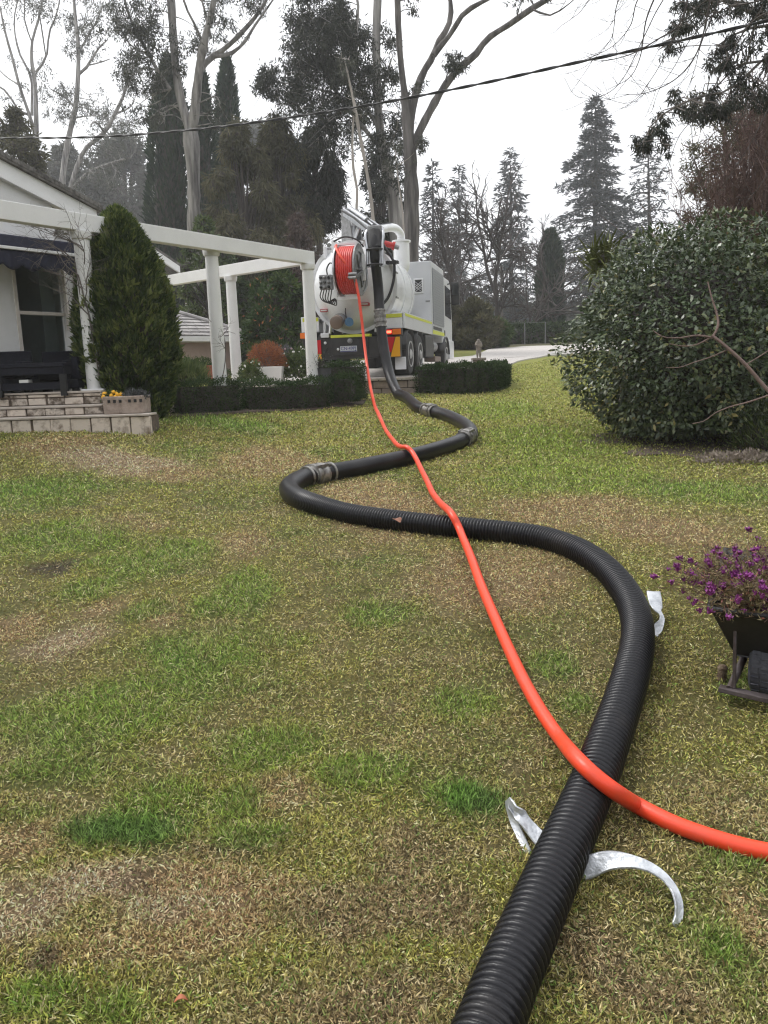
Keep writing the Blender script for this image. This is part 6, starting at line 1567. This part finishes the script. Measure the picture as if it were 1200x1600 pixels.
# gum hanging into the top right corner, its trunk beyond the frame
limbsR = [[(1480, 560, 60), (1450, 200, 50), (1400, 40, 40), (1340, -140, 30)], [(1420, 110, 16), (1320, 70, 13), (1250, 48, 12), (1200, 28, 10), (1165, 13, 9), (1130, -2, 8), (1090, -30, 6)], [(1250, 48, 6), (1215, 40, 5), (1180, 42, 4), (1150, 52, 3), (1120, 72, 2)],
          [(1420, 120, 10), (1320, 110, 8), (1240, 100, 6), (1190, 95, 4), (1150, 105, 3), (1125, 130, 2)], [(1190, 95, 4), (1140, 140, 3), (1090, 152, 3), (1050, 170, 2.5), (1022, 190, 2), (1005, 222, 1.5)], [(1130, 0, 4), (1100, 15, 3), (1070, 30, 2), (1055, 55, 2)]]
blobsR = cloud(1050, 1110, 0, 45, 14, 9, 60) + cloud(1105, 1200, -5, 25, 14, 11, 60) + cloud(1040, 1062, 40, 80, 5, 8, 50) + cloud(1110, 1160, 60, 120, 14, 10, 60) + cloud(1175, 1215, 45, 110, 9, 10, 60) + cloud(1050, 1150, 140, 185, 22, 10, 60) + cloud(1005, 1050, 180, 235, 10, 8, 60) + cloud(990, 1015, 210, 235, 4, 7, 50) + cloud(1150, 1220, 110, 170, 14, 11, 50)
tree('gum_tree', 'overhanging gum branches with dark hanging leaves in the top right corner', 'tree', 13.5, limbsR, blobsR, M_bark3, L_gumd, leaf=.13, asp=.2, drop=1.1, group='tall gum trees', depth=.7)
# leafless birch twigs arching in from the top right, trunk beyond the frame
bi = thing('bare_birch', P(1330, 600, 10), 'bare drooping birch twigs arching down from the top right', 'tree'); m = MB()
pz0 = P(1330, 600, 10); m.tube([(pz0[0], 10, float(gz(pz0[0], 10)) - .1), P(1325, 250, 10), P(1300, -60, 10), P(1260, -260, 10)], [.14, .11, .08, .05], 8)
def arc(lst, d, w0, w1): 
    pts = catmull([P(a, b, d + i * .06) for i, (a, b) in enumerate(lst)], .06); m.tube(pts, np.linspace(w0, w1, len(pts)), 4, cap=False); return pts
arcs = [[(1290, -60), (1150, -70), (1060, -30), (1030, 10), (1005, 60), (968, 130), (940, 150), (900, 150), (882, 122)], [(1290, -50), (1180, -40), (1105, 0), (1070, 30), (1050, 65), (1020, 120), (985, 160), (940, 152)], [(1280, -30), (1190, 0), (1120, 20), (1080, 60), (1050, 110), (1030, 140), (1018, 175)],
        [(1060, -40), (970, -5), (955, 60), (930, 90)], [(1040, -40), (930, -8), (905, 20), (885, 35)], [(1100, -30), (1000, -5), (985, 40), (960, 70), (920, 92)], [(1290, 0), (1180, 30), (1140, 90), (1100, 165), (1060, 215), (1040, 280)], [(1290, 40), (1220, 70), (1190, 130), (1160, 180), (1120, 230), (1080, 260)],
        [(1290, 60), (1230, 110), (1205, 160), (1175, 220), (1130, 290)], [(1150, -60), (1120, 10), (1095, 70), (1085, 110), (1070, 150)], [(1290, 90), (1240, 160), (1215, 240), (1180, 300), (1150, 330)], [(1030, -20), (1010, 30), (1000, 90), (985, 120), (950, 140)], [(1080, -20), (1060, 40), (1030, 60), (985, 85), (930, 95), (915, 85)],
        [(1110, 0), (1090, 80), (1060, 120), (1010, 145), (960, 147)], [(1290, -80), (1000, -60), (900, -20), (870, 20), (840, 25)], [(1290, -90), (960, -70), (850, -20), (830, 5)]]
for lst in arcs:
    d = random.uniform(9.2, 10.8); pts = arc(lst, d, .011, .0025)
    for k in range(9):
        i0 = int(len(pts) * random.uniform(.3, .97)); p0 = pts[i0]; dr = unit(pts[min(i0 + 2, len(pts) - 1)] - pts[max(0, i0 - 2)])
        L_ = random.uniform(.2, .65); sd_ = unit(RNG.normal(size=3) * .7 + dr * .8 + np.array([-.2, 0, -.1])); e_ = [p0]
        for j in range(5): sd_ = unit(sd_ + np.array([-.10, 0, .16 if random.random() < .6 else -.1]) + RNG.normal(size=3) * .12); e_.append(e_[-1] + sd_ * L_ / 5)
        m.tube(e_, np.linspace(.0038, .0015, 6), 3, cap=False)
        for q in range(2): m.tube([e_[2 + q], e_[2 + q] + unit(RNG.normal(size=3) + sd_) * .14], [.0022, .0012], 3, cap=False)
m.build('twigs', M_twig, bi)

# black twisted service cable across the sky
cb_ = thing('overhead_cable', P(600, 160, 14), 'black twisted service cable hanging across the sky from left to right', 'cable')
cp_ = [P(-160, 218, 18.5), P(0, 216, 17.5), P(150, 214, 16.6), P(300, 203, 15.8), P(450, 184, 15), P(600, 160, 14.2), P(750, 131, 13.4), P(900, 98, 12.6), P(1050, 66, 11.8), P(1200, 32, 11), P(1400, -20, 10)]
pts = catmull(cp_, .05); T = unit(np.gradient(pts, axis=0)); sdv = unit(np.cross(T, (0, 0, 1))); upv = np.cross(sdv, T); s_ = np.arange(len(pts)) * .05
m = MB()
for k in range(2): a_ = s_ * 7 + k * math.pi; m.tube(pts + (sdv * np.cos(a_)[:, None] + upv * np.sin(a_)[:, None]) * .011, .0135, 5)
m.build('strands', mat('black_cable', (.018, .018, .02), .6), cb_, kind=None)

# ------------------------------------------------------------------ small things on the lawn
M_strap = mat('dull_galvanised_strap', (.56, .58, .61), .40, metal=.5, c2=(.33, .35, .38), scale=26, lo=.45, hi=.75, bump=.25)
def ribbon(name, label, pts, w, normals, group='galvanised metal straps under the hose', th=.003):
    pts = [np.array(p, float) for p in pts]; c = catmull(pts, .012); k = len(c); T = unit(np.gradient(c, axis=0))
    N = np.stack([np.interp(np.linspace(0, 1, k), np.linspace(0, 1, len(normals)), np.array(normals, float)[:, j]) for j in range(3)], 1)
    N = unit(N - (N * T).sum(1, keepdims=True) * T); S = np.cross(T, N); W = np.interp(np.linspace(0, 1, k), np.linspace(0, 1, len(w)), w)
    wob = .0006 * np.sin(np.arange(k) * .5)
    vs = []; fs = []
    for i in range(k):
        for o_ in (-.5, -.42, 0, .42, .5): vs.append(c[i] + S[i] * W[i] * o_ + N[i] * (wob[i] + (.004 if abs(o_) < .45 and o_ else 0)))
    fs = [(i * 5 + j, i * 5 + j + 1, (i + 1) * 5 + j + 1, (i + 1) * 5 + j) for i in range(k - 1) for j in range(4)]
    m = MB(); m.add(vs, fs); o = m.build(name, M_strap, smooth=50); sd = o.modifiers.new('thickness', 'SOLIDIFY'); sd.thickness = th; return tag(o, label, 'strap', group)
g = lambda px, py, h: G(px, py, h)
up = (0, 0, 1)
ribbon('metal_strap', 'bent galvanised strap with a curled end sticking out left of the black hose', [g(868, 1345, .015), g(845, 1312, .025), g(822, 1285, .05), g(806, 1266, .075), g(797, 1256, .085), g(793, 1258, .075), g(797, 1270, .055), g(806, 1290, .03), g(816, 1312, .012), g(826, 1334, .002)],
       [.052, .052, .052, .050, .046, .042, .036, .030, .028, .026], [(0, -.5, 1), (0, -.5, 1), (.1, -.5, 1), (-.2, .2, 1), (-.9, .3, .4), (-.9, -.3, -.2), (-.6, -.6, .4), (-.5, -.7, .4), (-.5, -.7, .4)])
ribbon('metal_strap', 'curved galvanised strap arching out right of the black hose', [g(905, 1362, .02), g(935, 1349, .05), g(957, 1344, .07), g(985, 1346, .078), g(1012, 1354, .078), g(1035, 1368, .072), g(1052, 1388, .06), g(1060, 1412, .04), g(1059, 1436, .014), g(1054, 1448, .004)],
       [.060, .060, .056, .050, .042, .037, .034, .031, .029, .026], [(0, -.8, .8), (-.1, -.9, .8), (0, -.7, .9), (.1, -.5, 1), (.35, -.5, 1), (.5, -.5, .9), (.5, -.7, .7), (.4, -.8, .5)])
ribbon('metal_strap', 'crumpled galvanised strap poking out behind the bend of the black hose', [g(1021, 924, .125), g(1024, 940, .095), g(1027, 953, .075), g(1033, 961, .06), g(1034, 970, .045), g(1028, 981, .025), g(1020, 993, .004)],
       [.070, .074, .070, .026, .030, .056, .046], [(-.1, -.8, .6), (0, -.8, .6), (.1, -.8, .6), (.4, -.8, .4), (.2, -.8, .6), (-.1, -.8, .6), (-.2, -.8, .6)])
# fallen leaves
M_leafo = mat('orange_dead_leaf', (.40, .13, .06), .7, c2=(.28, .10, .05), scale=30); M_leafb = mat('brown_dead_leaf', (.20, .085, .05), .75)
def fallen(px, py, h, L_, rz, m_, lab):
    p = G(px, py, h); m = MB(); vs = []; n = 9
    for i in range(n + 1):
        t_ = i / n; w = L_ * .24 * math.sin(math.pi * min(1, t_ * 1.02)) ** .8; z = .012 * math.sin(math.pi * t_) + .003
        for s_ in (-1, 0, 1): vs.append((L_ * (t_ - .5), s_ * w, z + (.35 * w if s_ else 0)))
    fs = [(i * 3 + j, i * 3 + j + 1, i * 3 + 4 + j, i * 3 + 3 + j) for i in range(n) for j in range(2)]
    m.add(vs, fs); o = m.build('fallen_leaf', m_, smooth=60); o.location = p; o.rotation_euler = (0, 0, rz); sd = o.modifiers.new('thickness', 'SOLIDIFY'); sd.thickness = .001; tag(o, lab, 'leaf', 'fallen leaves')
fallen(283, 1567, .012, .034, .2, M_leafo, 'orange dead leaf lying on the grass near the bottom edge')
fallen(620, 815, .205, .13, 1.9, M_leafb, 'brown dead leaf lying on top of the ribbed black hose')
fallen(830, 1412, .02, .05, 1.1, M_leafb, 'brown dead leaf on the grass left of the black hose')
fallen(1012, 668, .02, .10, .5, M_leafo, 'dull orange leaf on the far lawn below the camellia')

# wheelbarrow planter with flowers at the right edge
wp = G(1192, 1086); WZ = float(gz(wp[0], wp[1])); RW = rad(-36)
wb = thing('wheelbarrow', (wp[0], wp[1], WZ), 'old black wheelbarrow used as a planter at the right frame edge', 'wheelbarrow', rz=RW)
M_wb = mat('black_barrow_tray', (.010, .010, .012), .5, c2=(.022, .020, .020), scale=6, bump=.2); M_wbf = mat('rusty_grey_frame', (.13, .11, .115), .6, metal=.3, c2=(.06, .045, .04), scale=12)
m = MB(); m.turn((0, .02, .135), (1, 0, 0), [(-.042, .075), (-.046, .115), (-.034, .132), (.034, .132), (.046, .115), (.042, .075)], 30); wh = wb and m.build('wheel', mat('worn_barrow_tyre', (.05, .052, .065), .8, c2=(.085, .088, .10), scale=20, bump=.3), wb, local=True, smooth=40)
tr_ = MB()
for k in range(22):
    a_ = k * 2 * math.pi / 22
    for s_ in (-1, 1): c_ = np.array([s_ * .018, .02 + .1325 * math.cos(a_ + .07 * s_), .135 + .1325 * math.sin(a_ + .07 * s_)]); tr_.bar(c_ + (-.014, 0, 0), c_ + (.014, 0, 0), .024, .006, up=(0, math.cos(a_), math.sin(a_)))
tr_.build('tread', bpy.data.materials['worn_barrow_tyre'], wh, local=True, kind='stuff')
m = MB(); m.turn((0, .02, .135), (1, 0, 0), [(-.03, .0), (-.03, .076), (.03, .076), (.03, .0)], 20); m.build('rim', M_wbf, wh, local=True)
m = MB(); m.bar((-.14, -.15, .055), (.17, -.15, .045), .045, .022); m.build('front_bar', M_wbf, wb, local=True, bevel=.004)
for s_ in (-1, 1):
    m = MB(); m.bar((s_ * .085, -.145, .066), (s_ * .095, -.13, .36), .012, .016, up=(0, 1, 0)); m.build('upright', M_wbf, wb, local=True)
    m = MB(); m.tube([(s_ * .10, -.15, .06), (s_ * .085, .02, .135), (s_ * .14, .3, .20), (s_ * .22, .75, .30), (s_ * .23, .92, .34)], .016, 8); m.build('handle', M_wbf, wb, local=True, smooth=60)
    m = MB(); m.tube([(s_ * .20, .62, .28), (s_ * .22, .60, .0)], .014, 6); m.tube([(s_ * .22, .60, .005), (s_ * .22, .74, .005), (s_ * .22, .78, .33)], .014, 6); m.build('leg', M_wbf, wb, local=True)
m = MB()
T0 = [(-.18, -.20, .40), (.18, -.20, .40), (.30, .62, .46), (-.30, .62, .46)]; T1 = [(-.105, -.06, .175), (.105, -.06, .175), (.20, .45, .19), (-.20, .45, .19)]
In0 = [(x * .955, y * .955 + .01, z - .0) for x, y, z in T0]; In1 = [(x * .93, y * .93 + .01, z + .015) for x, y, z in T1]
m.add(T0 + T1 + In0 + In1, [(i, (i + 1) % 4, 4 + (i + 1) % 4, 4 + i)[::-1] for i in range(4)] + [(4, 5, 6, 7)] + [(8 + i, 8 + (i + 1) % 4, 12 + (i + 1) % 4, 12 + i) for i in range(4)] + [(15, 14, 13, 12)] + [(i, (i + 1) % 4, 8 + (i + 1) % 4, 8 + i) for i in range(4)])
m.build('tray', M_wb, wb, local=True, bevel=.008)
m = MB(); m.tube([T0[0], T0[1], T0[2], T0[3], T0[0]], .013, 8); m.build('tray_rim', M_wb, wb, local=True, smooth=60)
m = MB(); m.box((-.20, -.12, .36), (.20, .56, .385)); m.build('potting_soil', M_bed, wb, local=True)
WM = Matrix.Translation((wp[0], wp[1], WZ)) @ Matrix.Rotation(RW, 4, 'Z'); fw = lambda x, y, z: np.array(WM @ Vector((x, y, z)))
fp = thing('flowering_plant', fw(0, .15, .385), 'twiggy brown green plant with dark purple flowers filling the wheelbarrow', 'plant')
L_fl = leafmat('dry_herb_leaf', [(0, (.10, .07, .04)), (.45, (.19, .165, .075)), (.8, (.26, .18, .10)), (1, (.36, .15, .11))], rough=.7)
M_purp = mat('dark_purple_petals', (.14, .016, .12), .55, c2=(.25, .04, .22), scale=60); fl0 = None; st_ = MB(); LV = []
c0 = fw(0, .10, .38)
for k in range(520):
    d_ = unit(np.array([RNG.normal() * .9, RNG.normal() * .8, abs(RNG.normal()) * .8 + .10])); o_ = fw(random.uniform(-.15, .15), random.uniform(-.12, .40), .38)
    L_ = random.uniform(.20, .38); tip = o_ + d_ * L_ * np.array([1.0, 1, .60]); mid = (o_ + tip) / 2 + np.array([0, 0, .02]) + RNG.normal(size=3) * .012
    st_.tube([o_, mid, tip], [.0024, .0018, .0012], 3, cap=False)
    q = o_ + (tip - o_) * RNG.random((46, 1)) ** .8 + RNG.normal(size=(46, 3)) * .018; LV.append(np.hstack([q, np.repeat(d_[None], 46, 0)]))
    if k < 300 and d_[2] > .15:
        for j in range(2 if random.random() < .35 else 1):
            if fl0 is None:
                m = MB()
                for a_ in range(6): ca, sa = math.cos(a_ * 1.047), math.sin(a_ * 1.047); m.add([(0, 0, 0), (ca * .008 - sa * .005, sa * .008 + ca * .005, .006), (ca * .012, sa * .012, .014), (ca * .008 + sa * .005, sa * .008 - ca * .005, .006)], [(0, 1, 2, 3)])
                m.ball((0, 0, .004), (.006, .006, .008), 6, 4); fl0 = m.build('flower_head', M_purp, fp, local=True); fl = fl0
            else: fl = fl0.copy(); COL.objects.link(fl); fl.parent = fp
            fl.location = tip + RNG.normal(size=3) * .008 * j - np.array(fp.location); fl.rotation_euler = (random.uniform(-.6, .6), random.uniform(-.6, .6), random.random() * 6); fl.scale = [random.uniform(1.0, 1.5)] * 3
st_.build('stems', M_redtw, fp)
LV = np.concatenate(LV); LV = LV[LV[:, 2] > WZ + .40]; n = len(LV); V, F = leaves(LV[:, :3], LV[:, 3:] * .5 + rdir(n), rdir(n), .018 + .016 * RNG.random(n), .0062); leaf_obj('foliage', [(V, F, .45 + .26 * RNG.normal(size=n))], L_fl, fp)
pk = G(1127, 1062); m = MB(); m.turn((pk[0], pk[1], pk[2] - .02), (.05, 0, 1), [(0, .020), (.03, .022), (.05, .018), (.075, .022), (.085, .015), (.088, 0)], 9); tag(m.build('wooden_peg', mat('old_peg_wood', (.085, .05, .032), .9, c2=(.20, .15, .10), scale=40, bump=.6), smooth=40), 'short brown wooden peg in the grass left of the wheelbarrow bar', 'peg')
# ------------------------------------------------------------------ air
hz = MB(); hz.box((-310, -130, -12), (310, 490, 62))
M_haze = bpy.data.materials.new('haze'); M_haze.use_nodes = True
n_ = M_haze.node_tree.nodes; n_.remove(n_['Principled BSDF'])
pv = n_.new('ShaderNodeVolumePrincipled'); pv.inputs['Density'].default_value = HAZE
pv.inputs['Color'].default_value = (.94, .95, .97, 1); pv.inputs['Anisotropy'].default_value = .2
M_haze.node_tree.links.new(pv.outputs[0], n_['Material Output'].inputs['Volume'])
tag(hz.build('haze', M_haze), kind='stuff')
